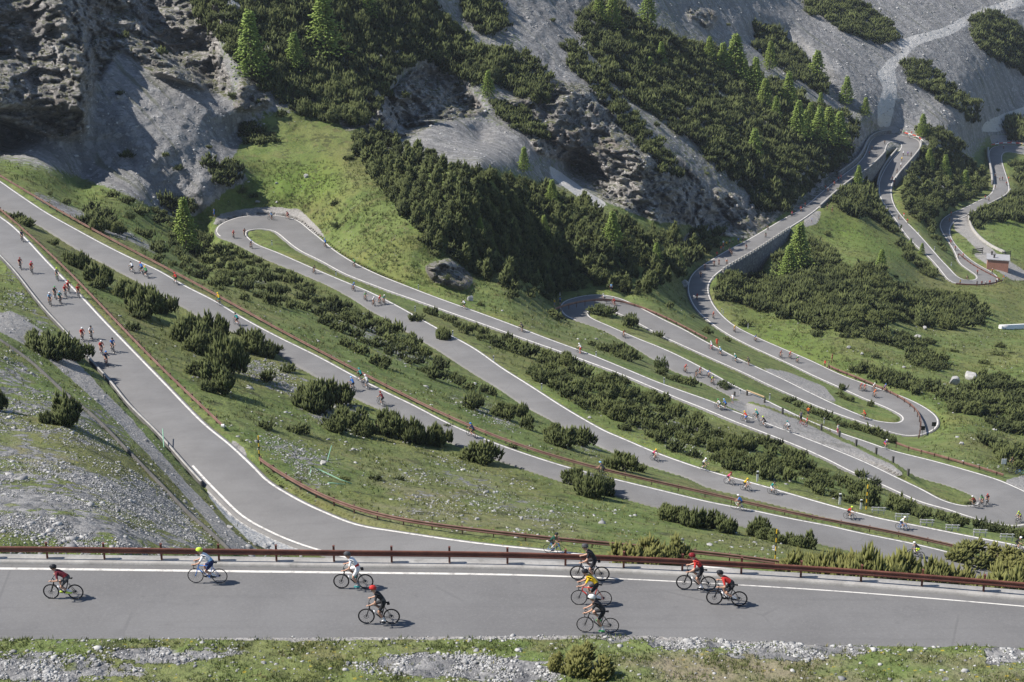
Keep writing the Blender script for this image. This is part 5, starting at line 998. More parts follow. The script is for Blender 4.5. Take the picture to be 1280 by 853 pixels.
def tape(P,label):
    P=np.asarray(P); base=P[0]; o=empty("barrier_tape",base); tag(o,label,"tape"); V=np.stack([P-base+[0,0,.75],P-base+[0,0,1.1]],1).reshape(-1,3); i=np.arange(len(P)-1)*2; F=np.stack([i,i+2,i+3,i+1],-1); me=np_mesh("band",V,F); l_=link("band",me,[M['redtape'],M['white']],o); 
    for k_,p_ in enumerate(me.polygons): p_.material_index=k_%2
    so=l_.modifiers.new("thickness",'SOLIDIFY'); so.thickness=.03
    for p in P[::2]: b=MB(); b.tube([Vector(p-base),Vector(p-base)+Vector((0,0,1.2))],.05,5); b.build("stake",M['metal'],o)
tape(edge3(roadC,'L',(1130,169),(1153,179),1.0,G0,H1),"red and white tape on stakes round the top hairpin")
tape(edge3(roadC,'L',(1238,184),(1300,186),1.2,I0,nC),"red and white tape on stakes round the farthest bend")

# ---------------------------------------------------------------- bicycles and riders
def colmat(name,c,rough=.6): 
    if name not in M: M[name]=plain(name,c,rough,.10,14)
    return M[name]
PAL={'red':(.50,.035,.03),'dark red':(.20,.018,.022),'maroon':(.15,.022,.032),'pink':(.62,.09,.20),'orange':(.72,.16,.03),'orange-red':(.72,.075,.035),'yellow':(.72,.47,.02),'yellow-green':(.50,.66,.06),'green':(.06,.30,.09),'dark green':(.02,.08,.055),'teal':(.02,.24,.24),'blue':(.05,.18,.52),'light blue':(.22,.42,.66),'navy':(.018,.028,.09),'purple':(.22,.09,.36),'white':(.74,.74,.75),'grey':(.26,.26,.27),'dark grey':(.07,.07,.075),'black':(.022,.022,.026)}
SKIN=plain('skin',(.50,.29,.20),.55,.08); HAIR=plain('dark_hair',(.03,.022,.017),.7)
TYRE=plain('tyre_rubber',(.018,.018,.019),.8); STEEL=plain('bright_metal',(.42,.42,.43),.35,.06,10,.8,.5); LENS=plain('dark_lens',(.015,.015,.02),.2,.05,8,0,.5)
def fab(c): return colmat('cloth_'+c.replace(' ','_').replace('-','_'),PAL[c],.75)
def fr(c): return colmat('frame_paint_'+c.replace(' ','_').replace('-','_'),PAL[c],.35)
def sole(c): return fab(c)
R_W=.338; RX=-.50; FXX=.50     # wheel radius and axle positions; the bicycle points to +x
def torus(b,c,R,r,n=28,k=6,m=0):
    V=[];F=[]
    for i in range(n):
        a=2*math.pi*i/n
        for j in range(k):
            t=2*math.pi*j/k; V.append((c[0]+(R+r*math.cos(t))*math.cos(a),c[1]+r*math.sin(t),c[2]+(R+r*math.cos(t))*math.sin(a)))
    for i in range(n):
        for j in range(k): F.append((i*k+j,i*k+(j+1)%k,((i+1)%n)*k+(j+1)%k,((i+1)%n)*k+j))
    b.add(V,F,m)
def bike_meshes(mtb=False):
    tr=.026 if mtb else .017; me={}
    b=MB(); torus(b,(0,0,0),R_W-tr*1.6,tr*.75); b.tube([(0,-.05,0),(0,.05,0)],.022,8)
    for k in range(18): a=2*math.pi*k/18; b.tube([(0,.02*(-1)**k,0),((R_W-.03)*math.cos(a),0,(R_W-.03)*math.sin(a))],.0032,3,caps=False)
    if mtb: torus(b,(0,.04,0),.085,.007,16,4)
    me['wheel']=b.mesh('wheel',True)
    b=MB(); torus(b,(0,0,0),R_W-tr,tr); me['tyre']=b.mesh('tyre',True)
    bb=Vector((-.085,0,.275)); sc=Vector((-.235,0,.80)); ht=Vector((.345,0,.82)); hb=Vector((.375,0,.69)); d=.023 if mtb else .019
    b=MB(); b.tube([hb+Vector((.006,0,-.02)),bb],d*1.25,8); b.tube([ht,sc+Vector((0.01,0,-.03))],d,8); b.tube([bb,sc],d,8); b.tube([hb+Vector((.012,0,-.04)),ht+Vector((-.01,0,.02))],d*1.15,8)
    for s in(-1,1): b.tube([(RX,s*.065,R_W),(-.15,s*.05,.285),bb],.011,6); b.tube([(RX,s*.065,R_W),(-.25,s*.03,.71)],.0095,6)
    b.tube([sc,sc+Vector((-.032,0,.125))],.014,6); b.tube([bb+Vector((0,-.04,0)),bb+Vector((0,.04,0))],.026,8); me['frame']=b.mesh('frame',True)
    b=MB(); b.tube([hb+Vector((.01,0,-.03)),(.395,0,.665)],.022,6)
    for s in(-1,1): b.tube([(.395,s*.02,.68),(.41,s*.055,.60),(.465,s*.06,.42),(FXX,s*.06,R_W)],.013 if not mtb else .019,6)
    me['fork']=b.mesh('fork',True)
    b=MB()
    if mtb:
        b.tube([ht,(.33,0,.88),(.385,0,.93)],.018,6); b.tube([(.385-.05,-.36,.955),(.385,-.15,.945),(.385,.15,.945),(.385-.05,.36,.955)],.013,6)
        for s in(-1,1): b.tube([(.335,s*.36,.955),(.35,s*.25,.952)],.02,8)
    else:
        b.tube([ht,(.335,0,.865),(.43,0,.90)],.017,6); b.tube([(.43,-.2,.90),(.43,.2,.90)],.014,6)
        for s in(-1,1): b.tube([(.43,s*.2,.90),(.49,s*.205,.895),(.525,s*.21,.85),(.515,s*.212,.795),(.45,s*.215,.775)],.0135,6); b.tube([(.49,s*.205,.90),(.545,s*.205,.925),(.56,s*.205,.965)],.016,6)
    me['handlebar']=b.mesh('handlebar',True)
    b=MB(); V=[];F=[]
    for i,(x,w) in enumerate([(-.14,.07),(-.10,.075),(-.03,.05),(.05,.026),(.13,.018)]):
        V+=[(-.285+x,-w,.945),(-.285+x,-w*.6,.97),(-.285+x,w*.6,.97),(-.285+x,w,.945),(-.285+x,0,.925)]
    for i in range(4):
        for j in range(5): F.append((i*5+j,i*5+(j+1)%5,i*5+5+(j+1)%5,i*5+5+j))
    F+=[(4,3,2,1,0),(20,21,22,23,24)]; b.add(V,F); me['saddle']=b.mesh('saddle',True)
    def crank(ang):
        b=MB(); torus(b,(bb.x,-.055,bb.z),.088,.007,20,4); torus(b,(bb.x,-.05,bb.z),.06,.006,16,4)
        for s,a in((-1,ang),(1,ang+math.pi)):
            e=Vector((bb.x+.172*math.cos(a),s*.085,bb.z+.172*math.sin(a))); b.tube([(bb.x,s*.065,bb.z),e],.012,6); b.box((e.x,s*.135,e.z),(.085,.075,.018))
        b.tube([(bb.x,-.055,bb.z+.09),(RX,-.055,R_W+.045)],.006,4); b.tube([(bb.x,-.055,bb.z-.09),(RX+.03,-.055,R_W-.12),(RX,-.055,R_W-.04)],.006,4); b.tube([(RX,-.04,R_W),(RX,-.062,R_W)],.045,10)
        return b.mesh('crankset',True)
    me['crank']=[crank(-.3),crank(1.2),crank(2.6)]
    b=MB(); b.tube([(.20,0,.61),(.12,0,.43)],.036,8); b.tube([(.228,0,.66),(.20,0,.61)],.02,8); me['bottle']=b.mesh('bottle',True)
    b=MB(); b.tube([(-.33,0,.90),(-.44,0,.885)],[.055,.04],8); me['bag']=b.mesh('saddle_bag',True)
    return me
BIKE={False:bike_meshes(False),True:bike_meshes(True)}
def put(name,me,mats,parent,loc=(0,0,0)):
    """place shared mesh data, with this copy's own materials"""
    o=bpy.data.objects.new(name,me); COL.objects.link(o); o.parent=parent; o.location=loc
    while len(me.materials)<len(mats): me.materials.append(mats[len(me.materials)])
    for i,m in enumerate(mats): o.material_slots[i].link='OBJECT'; o.material_slots[i].material=m
    return o
def make_bike(color,mtb,crk,label,loc,mat3,group,bag=False,scale=1.0):
    K=BIKE[mtb]; root=bpy.data.objects.new("bicycle",None); COL.objects.link(root); root.matrix_world=mat3.to_4x4()*1.0; root.location=loc
    put("frame",K['frame'],[fr(color)],root); put("fork",K['fork'],[fr('black') if color!='blue' else fr(color)],root)
    for x in(RX,FXX): w=put("wheel",K['wheel'],[M['metal'] if False else LENS],root,(x,0,R_W)); put("tyre",K['tyre'],[TYRE],w)
    put("handlebar",K['handlebar'],[TYRE],root); put("saddle",K['saddle'],[TYRE],root); put("crankset",K['crank'][crk],[M['metal']],root); put("bottle",K['bottle'],[fab('white' if mtb else 'grey')],root)
    if bag: put("saddle_bag",K['bag'],[fab('black')],root)
    tag(root,label,"bicycle",group); return root
# a rider: one skinned body, coloured by body region
def skin_body(nodes,edges,root,region,level=3):
    """nodes: name -> (pos, radius); region: (a,b) -> material index"""
    names=list(nodes); ix={n:i for i,n in enumerate(names)}; me=bpy.data.meshes.new("person"); me.from_pydata([nodes[n][0] for n in names],[(ix[a],ix[b]) for a,b in edges],[]); o=bpy.data.objects.new("tmp",me); COL.objects.link(o)
    sk=o.modifiers.new("skin",'SKIN'); sk.use_smooth_shade=True; sk.branch_smoothing=.3; layer=me.skin_vertices[0].data if me.skin_vertices else None
    for i,n in enumerate(names): r=nodes[n][1]; r=(r,r) if not hasattr(r,'__len__') else r; layer[i].radius=r; layer[i].use_root=(n==root)
    ss=o.modifiers.new("sub",'SUBSURF'); ss.levels=level; ss.render_levels=level
    bpy.context.view_layer.update(); dg=bpy.context.evaluated_depsgraph_get(); out=bpy.data.meshes.new_from_object(o.evaluated_get(dg)); bpy.data.objects.remove(o)
    C=np.empty(len(out.polygons)*3); out.polygons.foreach_get("center",C); C=C.reshape(-1,3); best=np.full(len(C),1e9); mi=np.zeros(len(C),np.int32)
    for a,b in edges:
        A=np.array(nodes[a][0]);B=np.array(nodes[b][0]); d=B-A; t=np.clip(((C-A)@d)/max(1e-9,d@d),0,1); dist=np.linalg.norm(C-(A+t[:,None]*d),axis=1)-.35*np.mean([np.mean(nodes[a][1]),np.mean(nodes[b][1])])
        rg=region(a,b); rr=np.array([rg(tt) for tt in t]) if callable(rg) else np.full(len(C),rg); m=dist<best; best[m]=dist[m]; mi[m]=rr[m]
    out.polygons.foreach_set("material_index",mi); out.polygons.foreach_set("use_smooth",np.ones(len(mi),bool)); out.name="person"; return out
def ik(a,b,l1,l2,pole):
    a=Vector(a);b=Vector(b);d=b-a; L=min(d.length,l1+l2-.005); d.normalize(); x=(l1*l1-l2*l2+L*L)/(2*L); h=math.sqrt(max(0,l1*l1-x*x)); p=Vector(pole); p=(p-d*p.dot(d)).normalized(); return a+d*x+p*h
# material slots of a body: 0 jersey 1 shorts 2 skin 3 socks 4 gloves 5 lens
def rider_mesh(mtb,ang,lean,hands):
    """lean: how low the trunk is (0 upright .. 1 tucked)"""
    hip=Vector((-.225,0,1.00)); bb=Vector((-.085,0,.275)); tl=.47; a=math.radians(62-30*lean); chest=hip+Vector((math.cos(a)*tl*.62,0,math.sin(a)*tl*.62)); neck=hip+Vector((math.cos(a-.06)*tl*1.03,0,math.sin(a-.06)*tl*1.03)); headb=neck+Vector((.085,0,.075)); head=headb+Vector((.055,0,.085)); crown_=head+Vector((-.012,0,.075))
    N={'hip':(hip,(.155,.125)),'belly':(hip+(chest-hip)*.5,(.150,.118)),'chest':(chest,(.165,.125)),'neckb':(neck,(.085,.075)),'neck':(headb,.056),'head':(head,(.078,.092)),'crown':(crown_,(.062,.075)),'face':(head+Vector((.035,0,-.045)),(.052,.055)),'nose':(head+Vector((.098,0,-.03)),.013)}
    E=[('hip','belly'),('belly','chest'),('chest','neckb'),('neckb','neck'),('neck','head'),('head','crown'),('head','face'),('face','nose')]
    for s,sd in((-1,'R'),(1,'L')):
        sh=chest.lerp(neck,.80)+Vector((.0,s*.175,-.01)); hx,hy,hz=hands; hand=Vector((hx,s*hy,hz)); el=ik(sh,hand,.29,.265,(-.25,s*.55,-1.0))
        N['sh'+sd]=(sh,.062); N['ua'+sd]=(sh.lerp(el,.55),.050); N['el'+sd]=(el,.040); N['wr'+sd]=(hand.lerp(el,.14),.027); N['pa'+sd]=(hand+Vector((.02,0,.012)),(.034,.022))
        E+=[('neckb','sh'+sd),('sh'+sd,'ua'+sd),('ua'+sd,'el'+sd),('el'+sd,'wr'+sd),('wr'+sd,'pa'+sd)]
        for f in range(5):   # four fingers over the bar and a thumb round its inner side
            oy=(f-1.5)*.020 if f<4 else -s*.038; ox=.05 if f<4 else .025; ln=(.055,.062,.058,.046,.040)[f]
            p0=hand+Vector((ox,oy,.016)); p1=p0+Vector((ln*.62,0 if f<4 else -s*.006,-.012)); p2=p1+Vector((ln*.18,0,-.030))
            N[f'f{f}a{sd}']=(p0,.0095); N[f'f{f}b{sd}']=(p1,.0085); N[f'f{f}c{sd}']=(p2,.0075); E+=[('pa'+sd,f'f{f}a{sd}'),(f'f{f}a{sd}',f'f{f}b{sd}'),(f'f{f}b{sd}',f'f{f}c{sd}')]
        an=ang+(0 if s<0 else math.pi); ped=Vector((bb.x+.172*math.cos(an),s*.125,bb.z+.172*math.sin(an))); ankle=ped+Vector((-.095,-s*.0,.115)); hj=hip+Vector((0,s*.095,-.035)); kn=ik(hj,ankle,.445,.43,(1,s*.06,.25))
        N['hj'+sd]=(hj,.100); N['th'+sd]=(hj.lerp(kn,.45),.082); N['kn'+sd]=(kn,.056); N['ca'+sd]=(kn.lerp(ankle,.32),.058); N['an'+sd]=(ankle,.034); N['he'+sd]=(ped+Vector((-.13,0,.055)),.034); N['to'+sd]=(ped+Vector((.085,0,.045)),(.036,.028))
        E+=[('hip','hj'+sd),('hj'+sd,'th'+sd),('th'+sd,'kn'+sd),('kn'+sd,'ca'+sd),('ca'+sd,'an'+sd),('an'+sd,'he'+sd),('an'+sd,'to'+sd)]
    def region(a,b):
        for n in(a,b):
            if n[:2] in('hj','th') or n=='hip' and b[:2]=='hj': return (lambda t:1) if a[:2]!='th' else (lambda t:1 if t<.62 else 2)
        if b in('neck','head','crown','face','nose'): return 2
        if a[:2]=='ca': return lambda t:2 if t<.45 else 3
        if b[:2] in('kn','ca'): return 2
        if b[:2] in('he','to') : return 3
        if a[:2]=='ua': return lambda t:0 if t<.35 else 2
        if b[:2]=='pa' or b[:2] in('f0','f1','f2','f3','f4') or a[0]=='f' and a[1].isdigit(): return 2
        if b[:2]=='wr': return 2
        if b in('neck','head','crown','face','nose'): return 2
        if a=='hip': return lambda t:1 if t<.25 else 5
        if a=='belly': return lambda t:5 if t<.15 else 0
        return 0
    me=skin_body(N,E,'hip',region); ped=[]
    for s in(-1,1):
        an=ang+(0 if s<0 else math.pi); ped.append(Vector((bb.x+.172*math.cos(an),s*.125,bb.z+.172*math.sin(an))))
    return me,Vector(head),ped
def helmet_mesh(head):
    b=MB(); Mh=Matrix.Rotation(-.18,3,'Y'); c=Vector(head)+Vector((-.012,0,.045)); b.ellipsoid(c,(.148,.108,.118),16,8,0,Mh,-.12)
    for y in(-.055,0,.055): b.tube([c+Vector((.125,y*.7,.045)),c+Vector((.05,y,.108-abs(y)*.35)),c+Vector((-.06,y,.108-abs(y)*.35)),c+Vector((-.135,y*.7,.03))],.017,6)
    for s in(-1,1): b.tube([c+Vector((.02,s*.10,-.01)),Vector(head)+Vector((.03,s*.045,-.105))],.006,4,m=1)
    return b.mesh("helmet",True)
def glasses_mesh(head):
    b=MB(); c=Vector(head)
    for s in(-1,1): b.ellipsoid(c+Vector((.084,s*.035,.008)),(.018,.034,.022),8,5); b.tube([c+Vector((.07,s*.07,.012)),c+Vector((-.01,s*.082,.015))],.006,4)
    return b.mesh("glasses",True)
def shoe_mesh(ped):
    b=MB(); b.ellipsoid(ped+Vector((-.02,0,.05)),(.145,.047,.048),12,7); b.box(ped+Vector((-.02,0,.014)),(.24,.07,.018),m=0); return b.mesh("shoe",True)
POSES=[]
for mtb,ci,ang,lean,hands in [(False,0,-.3,.62,(.50,.205,.935)),(False,1,1.2,.48,(.49,.205,.940)),(False,2,2.6,.30,(.45,.18,.915)),(True,0,-.3,.95,(.352,.33,.965)),(True,1,1.2,.30,(.352,.33,.965)),(True,2,2.6,.45,(.352,.33,.965))]:
    me,head,ped=rider_mesh(mtb,ang,lean,hands); POSES.append(dict(mtb=mtb,crank=ci,body=me,helmet=helmet_mesh(head),glasses=glasses_mesh(head),shoes=[shoe_mesh(p) for p in ped]))
def frame_at(p,fwd):
    """orientation: x along the road, z up"""
    x=Vector(fwd).normalized(); y=Vector((0,0,1)).cross(x).normalized(); z=x.cross(y); return Matrix((x,y,z)).transposed()
def make_rider(pose,jersey,helmet,shorts,shoe,label,loc,mat3,group,second=None):
    K=POSES[pose]; o=put("person",K['body'],[fab(jersey),fab(shorts),SKIN,fab('white' if shorts!='white' else 'grey'),SKIN,fab(second or jersey)],None); o.matrix_world=mat3.to_4x4(); o.location=loc
    put("helmet",K['helmet'],[fr(helmet),TYRE],o); put("glasses",K['glasses'],[LENS],o)
    for s_ in K['shoes']: put("shoe",s_,[fr(shoe)],o)
    tag(o,label,"person",group); return o
# far off: one mesh each
def join_mesh(name,parts):
    """parts: (mesh, offset, slot map)"""
    V=[];F=[];mi=[];b=0
    for me,off_,mp in parts:
        V+=[tuple(v.co+Vector(off_)) for v in me.vertices]; F+=[tuple(i+b for i in p.vertices) for p in me.polygons]; mi+=[mp[min(p.material_index,len(mp)-1)] for p in me.polygons]; b=len(V)
    out=bpy.data.meshes.new(name); out.from_pydata(V,[],F); out.polygons.foreach_set("material_index",np.array(mi,np.int32)); out.polygons.foreach_set("use_smooth",np.ones(len(F),bool)); out.update(); return out
FARBIKE=join_mesh("bicycle",[(BIKE[False][k],(0,0,0),[0 if k in('frame','fork') else 1]) for k in('frame','fork','handlebar','saddle')]+[(BIKE[False]['crank'][0],(0,0,0),[1])]+[(BIKE[False][k],(x,0,R_W),[1]) for x in(RX,FXX) for k in('wheel','tyre')])
FARPOSE=[join_mesh("person",[(POSES[i]['body'],(0,0,0),[0,1,2,2,2,0]),(POSES[i]['helmet'],(0,0,0),[3,3])]+[(s_,(0,0,0),[1]) for s_ in POSES[i]['shoes']]) for i in(0,1,2)]
# people on foot
def standing(turn=0.0):
    N={'hip':((0,0,.95),(.15,.11)),'belly':((.01,0,1.12),(.145,.105)),'chest':((0,0,1.32),(.165,.11)),'neckb':((0,0,1.46),.07),'neck':((.01,0,1.52),.050),'head':((.025,0,1.645),(.092,.105)),'crown':((.012,0,1.735),(.078,.088)),'nose':((.118,0,1.61),.013)}; E=[('hip','belly'),('belly','chest'),('chest','neckb'),('neckb','neck'),('neck','head'),('head','crown'),('head','nose')]
    for s,sd in((-1,'R'),(1,'L')):
        bend=.10 if s>0 else .28
        N['sh'+sd]=((0,s*.19,1.43),.06); N['el'+sd]=((-.02+bend*.1,s*.26,1.14),.042); N['wr'+sd]=((.02+bend*.7,s*.25,.90+bend*.25),.03); N['pa'+sd]=((.04+bend*.9,s*.245,.82+bend*.3),(.035,.022))
        E+=[('neckb','sh'+sd),('sh'+sd,'el'+sd),('el'+sd,'wr'+sd),('wr'+sd,'pa'+sd)]
        for f in range(5): q_=Vector(N['pa'+sd][0]); oy=(f-1.5)*.018 if f<4 else 0; p0=q_+Vector((oy+(.03 if f==4 else 0),0,-.035 if f<4 else -.01)); p1=p0+Vector((.012,-s*.01,-.05 if f<4 else -.035)); N[f'f{f}a{sd}']=(p0,.0095); N[f'f{f}b{sd}']=(p1,.008); E+=[('pa'+sd,f'f{f}a{sd}'),(f'f{f}a{sd}',f'f{f}b{sd}')]
        N['hj'+sd]=((0,s*.09,.90),.10); N['kn'+sd]=((.02,s*.10,.49),.058); N['ca'+sd]=((-.01,s*.10,.34),.056); N['an'+sd]=((-.02,s*.105,.09),.038); N['to'+sd]=((.14,s*.12,.035),.035); E+=[('hip','hj'+sd),('hj'+sd,'kn'+sd),('kn'+sd,'ca'+sd),('ca'+sd,'an'+sd),('an'+sd,'to'+sd)]
    def region(a,b):
        if b[:2] in('hj','kn'): return 1
        if b[:2]=='ca' : return 2
        if b[:2]=='an': return 2
        if b[:2]=='to': return 1
        if b in('neck','nose','head'): return 2
        if a[:2]=='sh': return lambda t:0 if t<.6 else 2
        if b[:2] in('wr','pa') or b[0]=='f' : return 2
        if b in('neck','nose','head'): return 2
        if b=='crown': return lambda t:3 if t>.1 else 2
        if a=='hip': return lambda t:1 if t<.25 else 0
        return 0
    return skin_body(N,E,'hip',region)
STAND=standing()

# ---------------------------------------------------------------- who rides where: foot point on the frame, jersey, helmet, shorts, bicycle
RIDERS={
'R0':[(80,749,'maroon','black','dark grey','black',3,'yellow-green'),(260,729,'white','yellow-green','navy','blue',0,'black'),(442,736,'white','dark grey','white','black',4,'teal'),(474,780,'black','red','black','black',4,'black'),(737,726,'black','dark grey','black','black',4,'black'),(739,757,'yellow','black','black','red',0,'black'),(747,791,'black','white','black','black',1,'green'),(870,738,'red','dark red','black','black',4,'black'),(908,757,'red','black','black','black',3,'black')],
'A':[(693,691,'dark green','black','black','blue',1),(28,303,'navy','black','black','black',2),(25,337,'dark red','dark red','black','black',0),(40,343,'red','pink','black','black',2),(71.5,350,'grey','yellow-green','black','green',2),(86,367,'red','red','black','black',0),(82,373,'red','red','black','grey',1),(99.6,372,'red','dark red','black','black',2),(69,374.6,'dark grey','green','black','black',0),(75.5,382,'teal','light blue','black','black',1),(62,383,'light blue','white','black','black',2),(103,428,'red','white','dark red','black',0),(114,424.5,'white','black','black','black',1),(141,441,'blue','black','black','black',2),(127,444,'red','white','black','red',0),(133,457,'navy','blue','black','red',1)],
'B':[(165,341,'white','dark grey','black','black',0),(177,342.5,'blue','red','black','black',1),(182.5,347,'green','yellow','black','black',0),(220,356.5,'red','red','black','black',0),(274,382,'yellow','yellow','teal','black',2),(296,407,'teal','black','black','red',0),(440,488,'blue','light blue','black','black',2),(450,477,'teal','teal','black','black',1),(458,487,'white','white','grey','black',1),(477,508,'maroon','dark red','black','black',1),(590,548,'navy','blue','black','red',0),(754,592,'dark grey','light blue','black','black',1),(923.7,639,'blue','white','black','white',2),(1144,697,'black','white','yellow-green','black',3)],
'C':[(818.7,578,'pink','yellow','black','black',1),(881,589.5,'white','white','black','black',2),(912,607,'pink','dark red','black','white',1),(932,614,'yellow','yellow','black','black',1),(966,618.5,'teal','black','white','black',2),(1063,651,'red','yellow-green','black','black',0),(1128,664,'white','white','navy','blue',0),(1272,689,'black','white','black','black',0),(442,364.5,'blue','blue','black','black',0),(457,377,'green','dark green','black','black',1),(467,383,'white','white','black','black',0),(475,382,'red','red','black','black',2),(480,380.5,'teal','white','black','black',1),(393,343.5,'dark grey','black','black','black',0),(314,310.5,'navy','blue','black','black',2),(292,298.5,'red','red','black','black',1),(311,289.5,'dark red','black','black','black',0)],
'D':[(339,275.5,'light blue','white','black','black',1),(360,271.5,'dark red','black','black','red',0),(406.5,309,'blue','blue','black','black',2),(443,334.5,'green','dark green','black','black',1),(580,386.5,'white','black','black','black',0),(652,415,'dark grey','black','black','black',1),(724.5,441.5,'white','white','red','black',1),(898,512,'white','green','black','black',0),(905.5,512.5,'blue','light blue','black','black',1),(931,527.5,'orange-red','yellow','blue','black',1),(946,525,'teal','yellow-green','black','black',1),(954,533.5,'black','yellow-green','black','black',0),(985,539,'white','teal','black','black',0),(1215.5,635,'dark red','white','black','black',0),(1224,629,'green','dark green','black','black',2),(1234,632,'dark red','red','black','black',1),(1273,655,'yellow-green','yellow-green','black','white',0)],
'E':[(780,423,'dark red','black','black','black',1),(857,468,'red','red','black','black',1),(869,473,'dark grey','black','black','black',0),(875,469,'dark red','black','black','black',1),(886,473,'blue','black','black','black',1),(890.5,480.5,'yellow-green','dark green','black','black',2),(1107,562.5,'purple','white','red','black',0)],
'F':[(755,377.5,'white','white','black','black',0),(767,382,'red','black','black','red',1),(888.6,437.5,'white','white','pink','black',2),(900,444.5,'light blue','white','black','black',0),(918.6,452.5,'teal','white','black','teal',0),(935,457,'dark grey','black','black','black',1),(1079.6,524,'orange-red','orange','black','black',1)],
'G':[(871,376.5,'red','red','black','black',2),(891.6,399.5,'red','orange','black','black',2),(918,415,'yellow','yellow','black','black',1),(944.4,427.5,'blue','navy','black','black',1),(976,448.5,'dark red','dark red','black','black',1),(987.6,448.5,'red','red','black','black',2),(996.5,453.5,'green','white','black','black',1),(1076,489.5,'dark red','red','black','black',0),(1081,489.5,'red','black','black','black',1),(1092.5,489.5,'white','white','black','black',0),(1093,497,'orange','orange','black','black',1),(1106.6,491.5,'purple','blue','black','black',2),
  (875.6,346.5,'dark grey','black','black','black',1),(881,338.5,'dark grey','dark red','black','black',0),(892.7,332.5,'dark red','black','black','black',1),(898.6,331.5,'maroon','red','black','black',2),(908.7,331.5,'orange','white','black','black',1),(914.5,320,'dark grey','black','black','black',0),(912,317.5,'navy','black','black','black',1),(933,312,'maroon','black','black','black',1),(957,297.5,'dark grey','green','black','black',0),(959.5,289,'dark grey','black','black','black',1),
  (990,271,'pink','red','black','black',1),(1001,265.5,'red','red','black','black',2),(1005,260,'red','dark red','black','black',1),(1030,238.5,'red','orange','black','black',2),(1035,240,'grey','white','black','black',0),(1043,232,'red','red','black','black',1),(1048,227.5,'orange-red','red','black','black',0),(1051,226,'dark red','red','black','black',1),(1086.6,195,'red','red','black','black',2),(1090,188,'grey','dark grey','black','black',0),(1105,179.5,'dark grey','black','black','black',1)],
'H':[(1129,194,'white','white','black','black',2),(1134.7,195,'purple','blue','black','black',1),(1138.7,196.5,'dark grey','black','black','black',0),(1127,202.5,'yellow','yellow','black','black',1),(1126,208.5,'white','white','black','black',2),(1121,218,'dark grey','black','black','black',1),(1115,227.5,'orange-red','red','black','black',2),(1123.4,273.5,'dark grey','black','black','black',1),(1134.7,278.5,'red','black','black','black',0),(1136,173,'white','white','black','black',0)],
'I':[(1221,345.5,'red','red','black','black',1),(1209,350,'dark grey','black','black','black',0),(1240,342,'red','white','black','black',1),(1203.4,324,'red','red','black','black',2),(1196,324.5,'dark grey','black','black','black',0),(1194,313,'red','black','black','black',1),(1188,305.5,'pink','red','black','black',2),(1188.6,271,'orange','red','black','black',1),(1186,278.5,'dark grey','black','black','black',2),(1231.6,249,'red','red','black','black',1),(1236,251,'dark grey','black','black','black',2),(1243.7,223.5,'dark grey','white','black','black',0),(1249.5,226,'white','dark grey','black','black',2),(1253,224.5,'dark red','black','black','black',1),(1258,233,'red','black','black','black',1),(1254,187,'dark red','white','black','black',0),(1244,238,'black','dark grey','black','black',2)]}
PLACE={'R0':'on the nearest road','A':'on the second road','B':'on the third road','C':'on the fourth road','D':'on the fifth road','E':'on the sixth road','F':'on the seventh road','G':'on the bridge road','H':'on first far ramp','I':'on farthest ramp'}
def spot(road,u,v):
    if road=='R0':
        p=unproj(u,v,t_at_z(u,v,Z0+.045)); i=min(len(FX)-2,int(np.searchsorted(FX,p[0]))); return p,np.array([-(FX[i+1]-FX[i-1]),-(FY[i+1]-FY[i-1]),0.])
    r={'A':roadA,'B':roadB}.get(road,roadC)
    a,b=(0,len(r.z)) if road in 'AB' else STRETCH[road]
    if road in 'GHI': b=min(len(r.z),b+60); a=max(0,a-60)
    P=r.Mp[a:b]; L_,R_=r.Lp[a:b],r.Rp[a:b]
    f=np.clip(((np.array([u,v])-L_)*(R_-L_)).sum(1)/(((R_-L_)**2).sum(1)+1e-9),.12,.88); d=np.linalg.norm(L_+(R_-L_)*f[:,None]-[u,v],axis=1); i=int(np.argmin(d)); ff=f[i]; i+=a
    p=r.Ls[i]+(r.Rs[i]-r.Ls[i])*ff+np.array([0,0,.045]); lo,hi=max(0,i-6),min(len(r.M)-1,i+6); h=r.M[hi]-r.M[lo]; h=h if road=='A' else -h
    return p,h/np.linalg.norm(h)
_named={}
entries=[]
for road,L_ in RIDERS.items():
    for k,e in enumerate(L_): entries.append((road,)+tuple(e)+((('black',) if len(e)<8 else ())))
for e in entries: _named.setdefault((e[0],e[3],e[4]),[]).append(e[1])
